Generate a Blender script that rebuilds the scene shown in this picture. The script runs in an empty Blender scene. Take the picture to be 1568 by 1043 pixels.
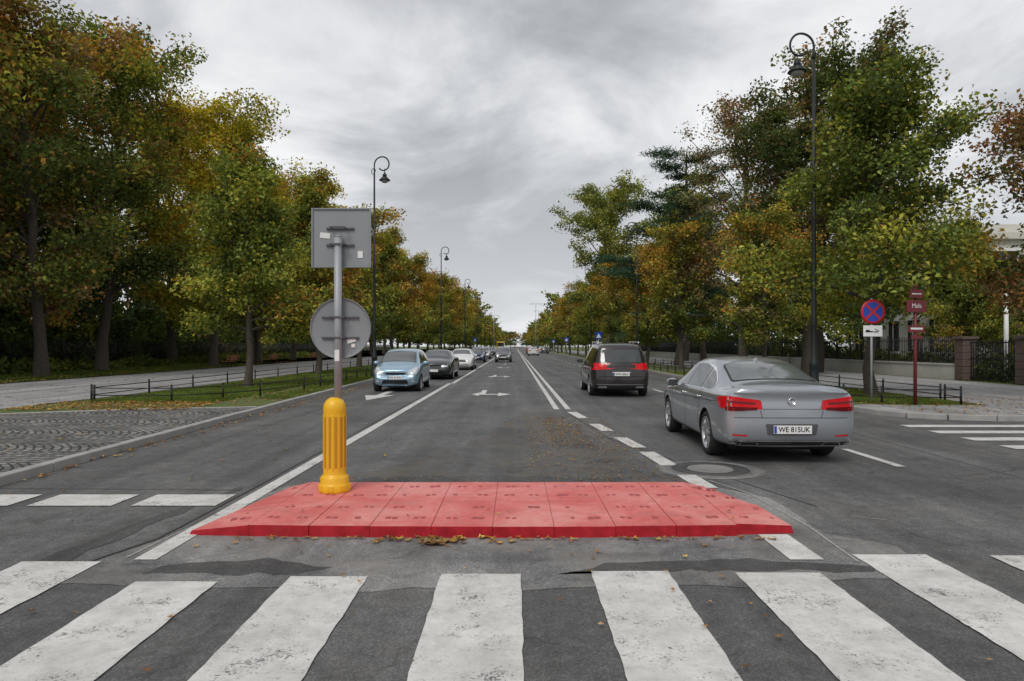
import bpy, bmesh, math, random, copy
import numpy as np
from mathutils import Vector, Matrix
from mathutils.bvhtree import BVHTree
random.seed(7)
scene=bpy.context.scene
COL=scene.collection
# ---------------------------------------------------------------- materials
def nn(nt,t,**k):
    n=nt.nodes.new(t)
    for a,b in k.items(): setattr(n,a,b)
    return n
def mat(name,col,rough=.6,metal=0.,var=.15,scale=6.,coat=0.,bump=0.,bscale=60.,spec=.5):
    m=bpy.data.materials.new(name); m.use_nodes=True; nt=m.node_tree
    b=nt.nodes['Principled BSDF']
    tc=nn(nt,'ShaderNodeTexCoord'); no=nn(nt,'ShaderNodeTexNoise')
    no.inputs['Scale'].default_value=scale; no.inputs['Detail'].default_value=5
    nt.links.new(tc.outputs['Object'],no.inputs['Vector'])
    mx=nn(nt,'ShaderNodeMix',data_type='RGBA')
    nt.links.new(no.outputs['Fac'],mx.inputs[0])
    c=np.array(col[:3])
    mx.inputs[6].default_value=(*np.clip(c*(1-var),0,1),1)
    mx.inputs[7].default_value=(*np.clip(c*(1+var),0,1),1)
    nt.links.new(mx.outputs[2],b.inputs['Base Color'])
    b.inputs['Roughness'].default_value=rough; b.inputs['Metallic'].default_value=metal
    b.inputs['Coat Weight'].default_value=coat; b.inputs['Coat Roughness'].default_value=.05
    b.inputs['Specular IOR Level'].default_value=spec
    if bump>0:
        n2=nn(nt,'ShaderNodeTexNoise'); n2.inputs['Scale'].default_value=bscale; n2.inputs['Detail'].default_value=4
        nt.links.new(tc.outputs['Object'],n2.inputs['Vector'])
        bp=nn(nt,'ShaderNodeBump'); bp.inputs['Strength'].default_value=bump; bp.inputs['Distance'].default_value=.02
        nt.links.new(n2.outputs['Fac'],bp.inputs['Height']); nt.links.new(bp.outputs['Normal'],b.inputs['Normal'])
    return m
def ramp(nt,src,stops,interp='LINEAR'):
    r=nn(nt,'ShaderNodeValToRGB'); r.color_ramp.interpolation=interp
    e=r.color_ramp.elements
    while len(e)>1: e.remove(e[0])
    e[0].position=stops[0][0]; e[0].color=(*([stops[0][1]]*3),1) if not isinstance(stops[0][1],tuple) else (*stops[0][1],1)
    for p,c in stops[1:]:
        x=e.new(p); x.color=(*([c]*3),1) if not isinstance(c,tuple) else (*c,1)
    nt.links.new(src,r.inputs['Fac']); return r.outputs['Color']
def noise(nt,vec,scale,detail=5,rough=.55,dist=0.):
    n=nn(nt,'ShaderNodeTexNoise'); n.inputs['Scale'].default_value=scale; n.inputs['Detail'].default_value=detail
    n.inputs['Roughness'].default_value=rough; n.inputs['Distortion'].default_value=dist
    nt.links.new(vec,n.inputs['Vector']); return n.outputs['Fac']
def mapping(nt,vec,scale=(1,1,1),loc=(0,0,0)):
    m=nn(nt,'ShaderNodeMapping'); m.inputs['Scale'].default_value=scale; m.inputs['Location'].default_value=loc
    nt.links.new(vec,m.inputs['Vector']); return m.outputs['Vector']
def mixc(nt,fac,a,b,mode='MIX'):
    m=nn(nt,'ShaderNodeMix',data_type='RGBA',blend_type=mode)
    for s,v in ((m.inputs[0],fac),(m.inputs[6],a),(m.inputs[7],b)):
        if isinstance(v,(int,float)): s.default_value=v if s.type=='VALUE' else (v,v,v,1)
        elif isinstance(v,tuple): s.default_value=(*v,1)
        else: nt.links.new(v,s)
    return m.outputs[2]
def mth(nt,op,a,b=None):
    m=nn(nt,'ShaderNodeMath',operation=op)
    for s,v in ((m.inputs[0],a),(m.inputs[1],b)):
        if v is None: continue
        if isinstance(v,(int,float)): s.default_value=v
        else: nt.links.new(v,s)
    return m.outputs[0]
def base(name):
    m=bpy.data.materials.new(name); m.use_nodes=True; nt=m.node_tree
    tc=nn(nt,'ShaderNodeTexCoord'); return m,nt,nt.nodes['Principled BSDF'],tc.outputs['Object']
def asphalt_color(nt,P,lo=.055,hi=.105,spk=.6):
    big=noise(nt,P,.45,6,.65,.8)
    c=ramp(nt,big,[(.36,(lo,lo*1.0,lo*1.02)),(.5,((lo+hi)/2,(lo+hi)/2,(lo+hi)/2)),(.64,(hi,hi*.985,hi*.965))])
    st=noise(nt,mapping(nt,P,(1.9,.06,1)),1.,4,.6)
    c=mixc(nt,.65,c,ramp(nt,st,[(.36,.55),(.64,1.3)]),'MULTIPLY')
    med=noise(nt,P,7,5,.72)
    c=mixc(nt,.75,c,ramp(nt,med,[(.32,.68),(.68,1.32)]),'MULTIPLY')
    v=nn(nt,'ShaderNodeTexVoronoi'); v.inputs['Scale'].default_value=105; nt.links.new(P,v.inputs['Vector'])
    c=mixc(nt,spk,c,ramp(nt,v.outputs['Color'],[(.05,.5),(.55,.95),(.95,2.3)]),'MULTIPLY')
    stn=ramp(nt,noise(nt,P,1.7,5,.7,1.5),[(.57,0.),(.66,.5)])
    c=mixc(nt,stn,c,(.04,.039,.039))
    cr=nn(nt,'ShaderNodeTexVoronoi',feature='DISTANCE_TO_EDGE'); cr.inputs['Scale'].default_value=.42
    wp=nn(nt,'ShaderNodeVectorMath',operation='ADD'); nz=nn(nt,'ShaderNodeTexNoise'); nz.inputs['Scale'].default_value=1.3; nz.inputs['Detail'].default_value=6
    nt.links.new(P,nz.inputs['Vector']); nt.links.new(P,wp.inputs[0]); nt.links.new(nz.outputs['Color'],wp.inputs[1]); nt.links.new(wp.outputs[0],cr.inputs['Vector'])
    crk=ramp(nt,cr.outputs['Distance'],[(0,.4),(.006,1.)])
    gate=ramp(nt,noise(nt,P,.5,2),[(.48,0.),(.56,1.)])
    c=mixc(nt,gate,c,mixc(nt,1.,c,crk,'MULTIPLY'))
    return c,med,v
def asphalt_mat(name,lo,hi,brown=0.,bcol=(.17,.145,.12)):
    m,nt,b,P=base(name)
    c,med,v=asphalt_color(nt,P,lo,hi)
    if brown>0:
        g=ramp(nt,noise(nt,P,1.1,6,.7),[(.43,0.),(.62,1.)])
        c=mixc(nt,mth(nt,'MULTIPLY',g,brown),c,bcol)
    nt.links.new(c,b.inputs['Base Color']); b.inputs['Roughness'].default_value=.7; b.inputs['Specular IOR Level'].default_value=.45
    bp=nn(nt,'ShaderNodeBump'); bp.inputs['Strength'].default_value=.5; bp.inputs['Distance'].default_value=.006
    nt.links.new(v.outputs['Distance'],bp.inputs['Height']); nt.links.new(bp.outputs['Normal'],b.inputs['Normal'])
    return m
M_ASPH=asphalt_mat('asphalt',.073,.125,.12)
M_PATCH=asphalt_mat('asphalt_patch',.085,.24,.55,(.24,.22,.195))
M_DARKP=asphalt_mat('asphalt_repair',.048,.07,.1)
M_BRP=asphalt_mat('asphalt_dirty',.06,.10,.7,(.13,.11,.085))
M_SIDE=asphalt_mat('footpath_asphalt',.25,.35,.15,(.28,.25,.21))
def paint_mat():
    m,nt,b,P=base('road_paint')
    a=noise(nt,P,90,3)
    a=ramp(nt,a,[(.3,.06),(.7,.14)])
    w=mixc(nt,ramp(nt,noise(nt,P,2.4,6,.75),[(.36,0.),(.64,1.)]),(.50,.485,.46),(.68,.67,.645))
    w=mixc(nt,ramp(nt,noise(nt,P,11,6,.75),[(.50,0.),(.72,.5)]),w,(.31,.29,.265))
    wear=mth(nt,'ADD',mth(nt,'MULTIPLY',noise(nt,P,60,5,.75),.55),mth(nt,'MULTIPLY',noise(nt,P,2.6,6,.75),.45))
    f=ramp(nt,wear,[(.40,1.),(.45,0.)])
    c=mixc(nt,f,w,a); nt.links.new(c,b.inputs['Base Color']); b.inputs['Roughness'].default_value=.65
    bp=nn(nt,'ShaderNodeBump'); bp.inputs['Strength'].default_value=.35; bp.inputs['Distance'].default_value=.005
    nt.links.new(noise(nt,P,80,3),bp.inputs['Height']); nt.links.new(bp.outputs['Normal'],b.inputs['Normal'])
    return m
M_PAINT=paint_mat()
def cobble_mat():
    m,nt,b,P=base('cobblestone')
    sx=nn(nt,'ShaderNodeSeparateXYZ'); nt.links.new(P,sx.inputs[0])
    ph=mth(nt,'SUBTRACT',mth(nt,'FRACT',mth(nt,'MULTIPLY',sx.outputs['Y'],.55)),.5)
    arc=mth(nt,'MULTIPLY',mth(nt,'MULTIPLY',ph,ph),2.2)
    x2=mth(nt,'ADD',sx.outputs['X'],arc)
    cb=nn(nt,'ShaderNodeCombineXYZ'); nt.links.new(mth(nt,'MULTIPLY',x2,1.15),cb.inputs[0]); nt.links.new(sx.outputs['Y'],cb.inputs[1])
    v=nn(nt,'ShaderNodeTexVoronoi',feature='DISTANCE_TO_EDGE'); v.inputs['Scale'].default_value=6.2; v.inputs['Randomness'].default_value=.3
    nt.links.new(cb.outputs[0],v.inputs['Vector'])
    v2=nn(nt,'ShaderNodeTexVoronoi'); v2.inputs['Scale'].default_value=6.2; v2.inputs['Randomness'].default_value=.3
    nt.links.new(cb.outputs[0],v2.inputs['Vector'])
    st=mixc(nt,.9,(.22,.215,.205),ramp(nt,v2.outputs['Color'],[(.1,.5),(.9,1.45)]),'MULTIPLY')
    st=mixc(nt,.6,st,ramp(nt,noise(nt,P,1.1,5),[(.35,.6),(.65,1.25)]),'MULTIPLY')
    c=mixc(nt,ramp(nt,v.outputs['Distance'],[(.04,0.),(.15,1.)]),(.025,.027,.018),st)
    nt.links.new(c,b.inputs['Base Color']); b.inputs['Roughness'].default_value=.7
    bp=nn(nt,'ShaderNodeBump'); bp.inputs['Strength'].default_value=1.; bp.inputs['Distance'].default_value=.04
    nt.links.new(ramp(nt,v.outputs['Distance'],[(0,0.),(.25,1.)]),bp.inputs['Height']); nt.links.new(bp.outputs['Normal'],b.inputs['Normal'])
    return m
M_COB=cobble_mat()
def grass_mat():
    m,nt,b,P=base('grass_soil')
    c=ramp(nt,noise(nt,P,1.2,7,.7),[(.3,(.07,.11,.025)),(.5,(.11,.15,.035)),(.62,(.13,.11,.055)),(.8,(.17,.11,.045))])
    c=mixc(nt,.8,c,ramp(nt,noise(nt,P,40,4),[(.3,.5),(.7,1.4)]),'MULTIPLY')
    nt.links.new(c,b.inputs['Base Color']); b.inputs['Roughness'].default_value=.95
    bp=nn(nt,'ShaderNodeBump'); bp.inputs['Strength'].default_value=.8; bp.inputs['Distance'].default_value=.05
    nt.links.new(noise(nt,P,30,4),bp.inputs['Height']); nt.links.new(bp.outputs['Normal'],b.inputs['Normal'])
    return m
M_GRASS=grass_mat()
def red_mat(name,side_):
    m,nt,b,P=base(name)
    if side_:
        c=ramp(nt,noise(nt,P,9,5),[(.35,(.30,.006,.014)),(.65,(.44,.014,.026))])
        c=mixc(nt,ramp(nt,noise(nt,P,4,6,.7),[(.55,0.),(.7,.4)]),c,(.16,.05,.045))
    else:
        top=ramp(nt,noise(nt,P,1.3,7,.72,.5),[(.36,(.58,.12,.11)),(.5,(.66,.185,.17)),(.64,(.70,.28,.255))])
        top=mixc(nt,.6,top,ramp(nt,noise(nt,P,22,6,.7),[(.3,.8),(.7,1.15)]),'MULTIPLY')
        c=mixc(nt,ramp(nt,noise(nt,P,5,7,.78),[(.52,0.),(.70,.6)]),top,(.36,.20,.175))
    nt.links.new(c,b.inputs['Base Color']); b.inputs['Roughness'].default_value=.65; b.inputs['Specular IOR Level'].default_value=.3
    bp=nn(nt,'ShaderNodeBump'); bp.inputs['Strength'].default_value=.25; bp.inputs['Distance'].default_value=.004
    nt.links.new(noise(nt,P,120,3),bp.inputs['Height']); nt.links.new(bp.outputs['Normal'],b.inputs['Normal'])
    return m
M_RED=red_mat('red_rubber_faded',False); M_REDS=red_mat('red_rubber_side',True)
M_JOINT=mat('joint_sand',(.40,.20,.18),.9,var=.35,scale=20)
M_REDD=mat('red_recess',(.36,.07,.07),.7,var=.35,scale=30)
M_KERB=mat('kerb_stone',(.33,.32,.305),.8,var=.35,scale=3,bump=.3)
M_YEL=mat('yellow_plastic',(.80,.45,.012),.38,var=.10,scale=5,bump=.05)
M_YELD=mat('yellow_plastic_groove_shade',(.50,.24,.01),.5,var=.1)  # darker copy of the yellow plastic, paints shade between the ribs
M_ZINC=mat('galvanised_metal',(.34,.36,.38),.5,.2,var=.18,scale=9)
M_SIGNB=mat('sign_back_grey',(.25,.262,.275),.5,.15,var=.12,scale=5)
M_RAIL=mat('sign_bracket',(.10,.10,.11),.5,.3)
M_STICK=mat('sticker_paper',(.75,.75,.73),.7,var=.1)
M_LAMP=mat('dark_green_iron',(.022,.028,.028),.5,.3,var=.2)
M_IRON=mat('black_iron',(.02,.02,.022),.55,.3)
M_GLOBE=mat('lamp_glass',(.35,.36,.34),.15,var=.1)
M_TYRE=mat('tyre_rubber',(.018,.018,.018),.8)
M_RIM=mat('alloy_rim',(.55,.56,.58),.3,.8)
M_BLACK=mat('black_plastic',(.015,.015,.016),.45)
M_WELL=mat('wheel_well',(.006,.006,.006),.95)
M_GLASS=mat('car_glass',(.014,.018,.02),.04,var=.1,coat=.7)
M_GLASS2=mat('car_windscreen',(.045,.052,.055),.06,var=.35,scale=3,coat=.7)
M_REARG=mat('car_rear_glass_sky_tint',(.11,.125,.125),.10,var=.30,scale=4,coat=.7)  # base colour lightened to stand in for reflected sky
M_CHROME=mat('chrome',(.75,.76,.78),.12,.95,var=.03)
M_TAIL=mat('tail_light_red',(.62,.006,.012),.2,coat=.3,var=.25,scale=14,spec=.3)
M_TAILD=mat('tail_light_dark',(.13,.004,.006),.2,coat=.3,spec=.3)
M_HEAD=mat('headlight',(.62,.65,.68),.08,.35,coat=1.,var=.3,scale=15)
M_PLATE=mat('licence_plate',(.78,.78,.76),.4,var=.03)
M_BLUE=mat('sign_blue',(.01,.06,.40),.4)
M_SRED=mat('sign_red',(.55,.01,.02),.4)
M_MAR=mat('maroon_paint',(.17,.02,.028),.45,var=.15)
M_WHITE=mat('white_sheet',(.78,.78,.77),.45,var=.04)
M_STUC=mat('stucco',(.60,.58,.53),.85,var=.12,scale=1.5)
M_WALL=mat('plaster_wall',(.52,.51,.48),.85,var=.22,scale=1.2,bump=.2)
M_BROWN=mat('brown_stone',(.12,.085,.07),.8,var=.35,scale=8,bump=.4)
M_WIN=mat('window_glass',(.03,.035,.04),.08,var=.2)
M_WOOD=mat('bench_wood',(.36,.12,.05),.6,var=.3,scale=12)
M_BARK=mat('bark',(.085,.07,.055),.95,var=.5,scale=9,bump=.6,bscale=22)
M_IRONC=mat('cast_iron_cover',(.24,.235,.225),.7,.1,var=.25,scale=40,bump=.5,bscale=120)
M_TAR=mat('tar_seal',(.035,.035,.035),.6,var=.4,scale=12)
M_CEM=mat('cement_trace',(.32,.31,.29),.9,var=.6,scale=18)
def leaf_mat(name,tr=.3,attr='col'):
    m=bpy.data.materials.new(name); m.use_nodes=True; nt=m.node_tree; nt.nodes.remove(nt.nodes['Principled BSDF'])
    a=nn(nt,'ShaderNodeAttribute',attribute_name=attr)
    g=nn(nt,'ShaderNodeTexCoord')
    c=mixc(nt,.6,a.outputs['Color'],ramp(nt,noise(nt,g.outputs['Object'],.8,0),[(.3,.65),(.7,1.35)]),'MULTIPLY')
    b=nn(nt,'ShaderNodeBsdfDiffuse'); nt.links.new(c,b.inputs['Color'])
    t=nn(nt,'ShaderNodeBsdfTranslucent'); nt.links.new(mixc(nt,1.,c,(1.25,1.25,.7),'MULTIPLY'),t.inputs['Color'])
    ms=nn(nt,'ShaderNodeMixShader'); ms.inputs[0].default_value=tr
    nt.links.new(b.outputs[0],ms.inputs[1]); nt.links.new(t.outputs[0],ms.inputs[2])
    nt.links.new(ms.outputs[0],nt.nodes['Material Output'].inputs['Surface']); return m
M_LEAF=leaf_mat('leaves',.28); M_LITTER=leaf_mat('leaf_litter',.1)
# ---------------------------------------------------------------- helpers
def link(ob,parent=None):
    COL.objects.link(ob)
    if parent: ob.parent=parent
    return ob
def empty(name,loc=(0,0,0),rz=0,sc=1):
    e=bpy.data.objects.new(name,None); e.location=loc; e.rotation_euler=(0,0,rz); e.scale=(sc,)*3; e.empty_display_size=.2; COL.objects.link(e); return e
def bm_obj(name,bm,mats,parent=None,smooth=False,loc=(0,0,0)):
    me=bpy.data.meshes.new(name); bmesh.ops.recalc_face_normals(bm,faces=bm.faces[:]) ; bm.to_mesh(me); bm.free()
    for m in mats: me.materials.append(m)
    if smooth:
        for p in me.polygons: p.use_smooth=True
    ob=bpy.data.objects.new(name,me); ob.location=loc; return link(ob,parent)
def box(bm,c,s,mi=0,rot=None,bev=0.):
    r=bmesh.ops.create_cube(bm,size=1.); vs=r['verts']
    M=Matrix.Translation(c)@(rot.to_4x4() if rot else Matrix())@Matrix.Diagonal((*s,1))
    bmesh.ops.transform(bm,matrix=M,verts=vs)
    fs=set(f for v in vs for f in v.link_faces)
    for f in fs: f.material_index=mi
    if bev>0:
        es=list(set(e for v in vs for e in v.link_edges))
        r=bmesh.ops.bevel(bm,geom=es,offset=bev,segments=2,affect='EDGES',profile=.5)
        for f in r['faces']: f.material_index=mi
def cyl(bm,p0,p1,r0,r1=None,seg=12,mi=0,caps=True):
    r1=r0 if r1 is None else r1; p0=Vector(p0); p1=Vector(p1); d=(p1-p0)
    q=d.to_track_quat('Z','Y'); A=[];B=[]
    for i in range(seg):
        a=2*math.pi*i/seg; o=Vector((math.cos(a),math.sin(a),0))
        A.append(bm.verts.new(p0+q@(o*r0))); B.append(bm.verts.new(p1+q@(o*r1)))
    for i in range(seg):
        j=(i+1)%seg; f=bm.faces.new((A[i],A[j],B[j],B[i])); f.material_index=mi; f.smooth=True
    if caps:
        f=bm.faces.new(A[::-1]); f.material_index=mi; f=bm.faces.new(B); f.material_index=mi
def lathe(bm,prof,seg=28,mi=0,M=Matrix()):
    rings=[]
    for r,z in prof:
        if r<1e-5: rings.append([bm.verts.new(M@Vector((0,0,z)))])
        else: rings.append([bm.verts.new(M@Vector((r*math.cos(2*math.pi*i/seg),r*math.sin(2*math.pi*i/seg),z))) for i in range(seg)])
    for a,b in zip(rings[:-1],rings[1:]):
        for i in range(seg):
            j=(i+1)%seg
            if len(a)==1 and len(b)==1: continue
            if len(a)==1: f=bm.faces.new((a[0],b[i],b[j]))
            elif len(b)==1: f=bm.faces.new((a[i],a[j],b[0]))
            else: f=bm.faces.new((a[i],a[j],b[j],b[i]))
            f.material_index=mi; f.smooth=True
def tubepath(bm,pts,rs,seg=8,mi=0):
    for i in range(len(pts)-1):
        cyl(bm,pts[i],pts[i+1],rs[i],rs[i+1],seg,mi,caps=(i==0 or i==len(pts)-2))
def sheet(name,poly,z,m,parent=None):
    bm=bmesh.new(); vs=[bm.verts.new((x,y,z)) for x,y in poly]; f=bm.faces.new(vs)
    bmesh.ops.triangulate(bm,faces=[f])
    ob=bm_obj(name,bm,[m],parent)
    if ob.data.polygons[0].normal.z<0: ob.data.flip_normals()
    return ob
def np_mesh(name,verts,quads,mats,mi=None,cols=None,parent=None,do_link=True,loops=4):
    me=bpy.data.meshes.new(name); nv=len(verts); nf=len(quads)
    me.vertices.add(nv); me.vertices.foreach_set('co',np.asarray(verts,dtype=np.float32).ravel())
    me.loops.add(nf*loops); me.loops.foreach_set('vertex_index',np.asarray(quads,dtype=np.int32).ravel())
    me.polygons.add(nf); me.polygons.foreach_set('loop_start',np.arange(0,nf*loops,loops,dtype=np.int32))
    for m in mats: me.materials.append(m)
    if mi is not None: me.polygons.foreach_set('material_index',np.asarray(mi,dtype=np.int32))
    if cols is not None:
        at=me.attributes.new('col','FLOAT_COLOR','POINT'); at.data.foreach_set('color',np.asarray(cols,dtype=np.float32).ravel())
    me.update(calc_edges=True)
    if not do_link: return me
    ob=bpy.data.objects.new(name,me); return link(ob,parent)
def ragged(poly,amp,seed,step=.25):
    rg=random.Random(seed); out=[]; m=len(poly)
    for i in range(m):
        a=Vector(poly[i]); b=Vector(poly[(i+1)%m]); n=max(1,int((b-a).length/step)); d=(b-a).normalized(); nr=Vector((-d.y,d.x))
        for k in range(n): out.append((a.lerp(b,k/n)+nr*rg.uniform(-amp,amp))[:])
    return out
# ---------------------------------------------------------------- ground
sheet('ground',[(-1500,-300),(1500,-300),(1500,2500),(-1500,2500)],-.03,M_GRASS)
sheet('road',[(-7,-40),(70,-40),(70,15.2),(10.5,15.2),(9.2,15.6),(8.75,16.8),(8.75,1200),(-7,1200)],0,M_ASPH)
sheet('left_lawn',[(-300,13),(-13,14.6),(-9,16.6),(-6.5,17.3),(-6.8,30),(-6.9,1200),(-300,1200)],.085,M_GRASS)
sheet('cobbled_driveway',[(-60,-30),(-6.05,-30),(-6.2,8),(-6.4,15),(-6.5,17.6),(-9,16.9),(-13,15.2),(-60,14)],.093,M_COB)
sheet('left_footpath',[(-60,13.9),(-13,15.1),(-12.6,17.5),(-12.3,24),(-12.3,1100),(-21,1100),(-21,26),(-60,26)],.098,M_SIDE)
sheet('right_lawn',[(8.75,17.5),(12.2,17.5),(300,17.5),(300,1200),(8.75,1200)],.085,M_GRASS)
sheet('right_footpath',[(12.4,17.3),(12.4,1100),(19.8,1100),(19.8,17.3),(70,17.3),(70,15.1),(10.5,15.1),(9.3,15.5),(8.8,16.8),(8.8,17.9),(9.5,18.2),(10.2,17.8),(12.4,17.8)],.105,M_SIDE)
def kerb(name,pts,w=.16,h=.12,side=1):
    bm=bmesh.new()
    P=[Vector((x,y,0)) for x,y in pts]
    for a,b in zip(P[:-1],P[1:]):
        L=(b-a).length; n=max(1,int(L/1.0)) if a.y<70 else max(1,int(L/20))
        d=(b-a).normalized(); q=Matrix.Rotation(math.atan2(d.y,d.x),3,'Z')
        for i in range(n):
            seg=L/n; c=a+d*(seg*(i+.5)); j=random.uniform(-.004,.004)
            box(bm,(c.x+j,c.y,h/2-.01+j),(seg-.012,w,h+.02),0,q,bev=.012 if c.y<40 and seg<3 else 0)
    return bm_obj(name,bm,[M_KERB])
KLf=[(-5.95,2),(-6.0,4),(-6.12,8),(-6.35,15),(-6.45,20),(-6.62,30),(-6.7,69),(-6.72,71),(-6.72,1200)]
kerb('left_kerb',KLf)
kerb('right_kerb',[(60,15.0),(30,15.0),(14,15.0),(10.6,15.05),(9.7,15.3),(9.05,15.75),(8.75,16.4),(8.65,17.5),(8.65,69),(8.65,71),(8.65,1200)])
kerb('path_edging',[(-6.6,17.45),(-9,16.85),(-13,15.1)],.1,.11)
sheet('asphalt_patch',ragged([(-3.35,4.72),(-1.2,4.62),(1.3,4.67),(3.0,4.87),(3.12,5.6),(2.72,6.0),(2.75,7.4),(2.3,8.0),(-2.68,8.05),(-3.0,5.9)],.05,1),.003,M_PATCH)
sheet('asphalt_dirty_strip',ragged([(-2.4,8.15),(2.2,8.1),(1.9,9.2),(1.6,12.5),(1.0,17),(.2,17),(-.6,12),(-1.7,9.3)],.12,2),.0035,M_BRP)
sheet('asphalt_repair_strip',ragged([(-2.7,4.96),(-1.5,4.93),(-1.35,5.08),(-1.9,5.28),(-2.5,5.2)],.05,3,.12),.0048,M_DARKP)
sheet('asphalt_repair_strip',ragged([(.3,4.95),(1.3,5.02),(2.6,5.0),(2.7,5.14),(1.7,5.3),(.7,5.15)],.05,13,.12),.0048,M_DARKP)
sheet('asphalt_repair_strip',ragged([(-9,3.4),(-5.0,3.15),(-3.9,4.3),(-3.5,4.75),(-3.15,8),(-3.25,8),(-3.7,4.95),(-5.1,3.6),(-9,3.9)],.04,5),.004,M_DARKP)
sheet('asphalt_repair_strip',ragged([(-2.2,8.1),(1.6,8.1),(1.3,8.5),(-.5,8.7),(-1.9,8.5)],.09,8,.15),.0048,M_DARKP)
bm=bmesh.new()
def seam(bm,pts,w,z=.0065):
    for a,b in zip(pts[:-1],pts[1:]):
        a=Vector((*a,z));b=Vector((*b,z)); d=(b-a).normalized(); n=Vector((-d.y,d.x,0))*w/2
        bm.faces.new([bm.verts.new(v) for v in (a-n,b-n,b+n,a+n)])
seam(bm,[(-5.2,3.1),(-3.9,4.25),(-3.35,4.7),(-3.22,5.3),(-3.05,5.85),(-3.02,8),(-3.02,30)],.02)
seam(bm,[(1.25,17.6),(1.7,12),(3.1,7)],.015); seam(bm,[(6.2,4),(6.4,12),(6.9,30)],.012); seam(bm,[(-6,7.9),(-3.1,7.8)],.012)
bm_obj('tar_seams',bm,[M_TAR])
bm=bmesh.new(); seam(bm,[(2.38,8.35),(2.62,7.6),(2.68,6.2),(2.62,5.2)],.022,.0075); seam(bm,[(-3.02,5.3),(-2.98,5.9),(-2.7,7.7),(-2.45,8.1)],.02,.0075); seam(bm,[(3.25,6.6),(3.52,6.45)],.012,.0075)
bm_obj('cement_traces',bm,[M_CEM])
# ---------------------------------------------------------------- markings
bm=bmesh.new()
def mk(poly,z=.009):
    f=bm.faces.new([bm.verts.new((x,y,z)) for x,y in poly])
def rect(x0,x1,y0,y1): mk([(x0,y0),(x1,y0),(x1,y1),(x0,y1)])
for x0,x1,y1 in ((-.53,.045,4.92),(.555,1.12,4.98),(1.6,2.21,4.95),(-1.6,-1.05,4.87),(-2.64,-2.07,4.76),(-3.75,-3.15,5.2),(-4.85,-4.25,5.3),(2.66,3.24,5.38),(3.72,4.3,5.35),(4.8,5.38,5.3)):
    pl=ragged([(x0,1.2),(x1,1.2),(x1,y1),(x0,y1)],.006,int(x0*100),.12); mk(pl)
for k in range(6): 
    x1=-3.08-k*1.07; 
    if x1>-6.0: rect(max(x1-.87,-5.95),x1,7.02,7.55)
rect(-2.93,-2.76,5.25,30); rect(-2.8,-2.64,30,120); 
rect(2.12,2.38,5.25,5.95)
for x in (1.02,1.32): rect(x,x+.14,17.7,400)
for i,(y0,y1) in enumerate(((15.5,17.0),(13.2,14.4),(11.05,12.3),(9.4,10.6),(7.9,8.7))):
    xm=lambda y:1.42+(17-y)*.1 if y>11 else 2.02+(11-y)*.07
    mk([(xm(y0)-.12,y0),(xm(y0)+.12,y0),(xm(y1)+.12,y1),(xm(y1)-.12,y1)])
for k in range(40):
    rect(5.2,5.33,9.3+k*5.0,10.9+k*5.0)
for k in range(5): rect(8.0,11.6,9.9+k*.98-.0,10.3+k*.98)
rect(-.9,-.86,60,120)
def arrow(cx,cy,s=1.,two=True):
    mk([(cx-.55*s,cy-.3*s),(cx-.3*s,cy-1.*s),(cx-.3*s,cy-.5*s),(cx+.25*s,cy-.5*s),(cx+.25*s,cy-.15*s),(cx-.3*s,cy-.15*s),(cx-.3*s,cy+.55*s)])
    mk([(cx+.252*s,cy-.5*s),(cx+.252*s,cy-1.1*s),(cx+.62*s,cy-.3*s),(cx+.252*s,cy+.4*s)])
    mk([(cx-.298*s,cy+.56*s),(cx-.298*s,cy-.148*s),(cx-.14*s,cy-.148*s),(cx-.14*s,cy+1.6*s),(cx-.298*s,cy+1.6*s)])
arrow(-.85,23.6,1.15); arrow(-.85,37,1.1); arrow(-.85,52)
mk([(-5.0,22.8),(-4.5,20.7),(-4.0,22.8),(-4.37,22.8),(-4.37,25.5),(-4.63,25.5),(-4.63,22.8)])
ob=bm_obj('road_markings',bm,[M_PAINT])
for p in ob.data.polygons:
    if p.normal.z<0: p.flip()
e=empty('manhole_cover',(2.62,9.15,0))
bm=bmesh.new(); lathe(bm,[(.30,.0),(.30,.012),(.27,.014),(.265,.009),(0,.011)],36,0); bm_obj('cover',bm,[M_IRONC],e)
bm=bmesh.new(); lathe(bm,[(.32,.004),(.32,.0095),(.5,.009),(.5,.004)],36,0); bm_obj('collar',bm,[M_DARKP],e)
bm=bmesh.new(); lathe(bm,[(.51,.003),(.51,.0075),(.72,.007),(.72,.003)],36,0); bm_obj('ring',bm,[M_PATCH],e)
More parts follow.
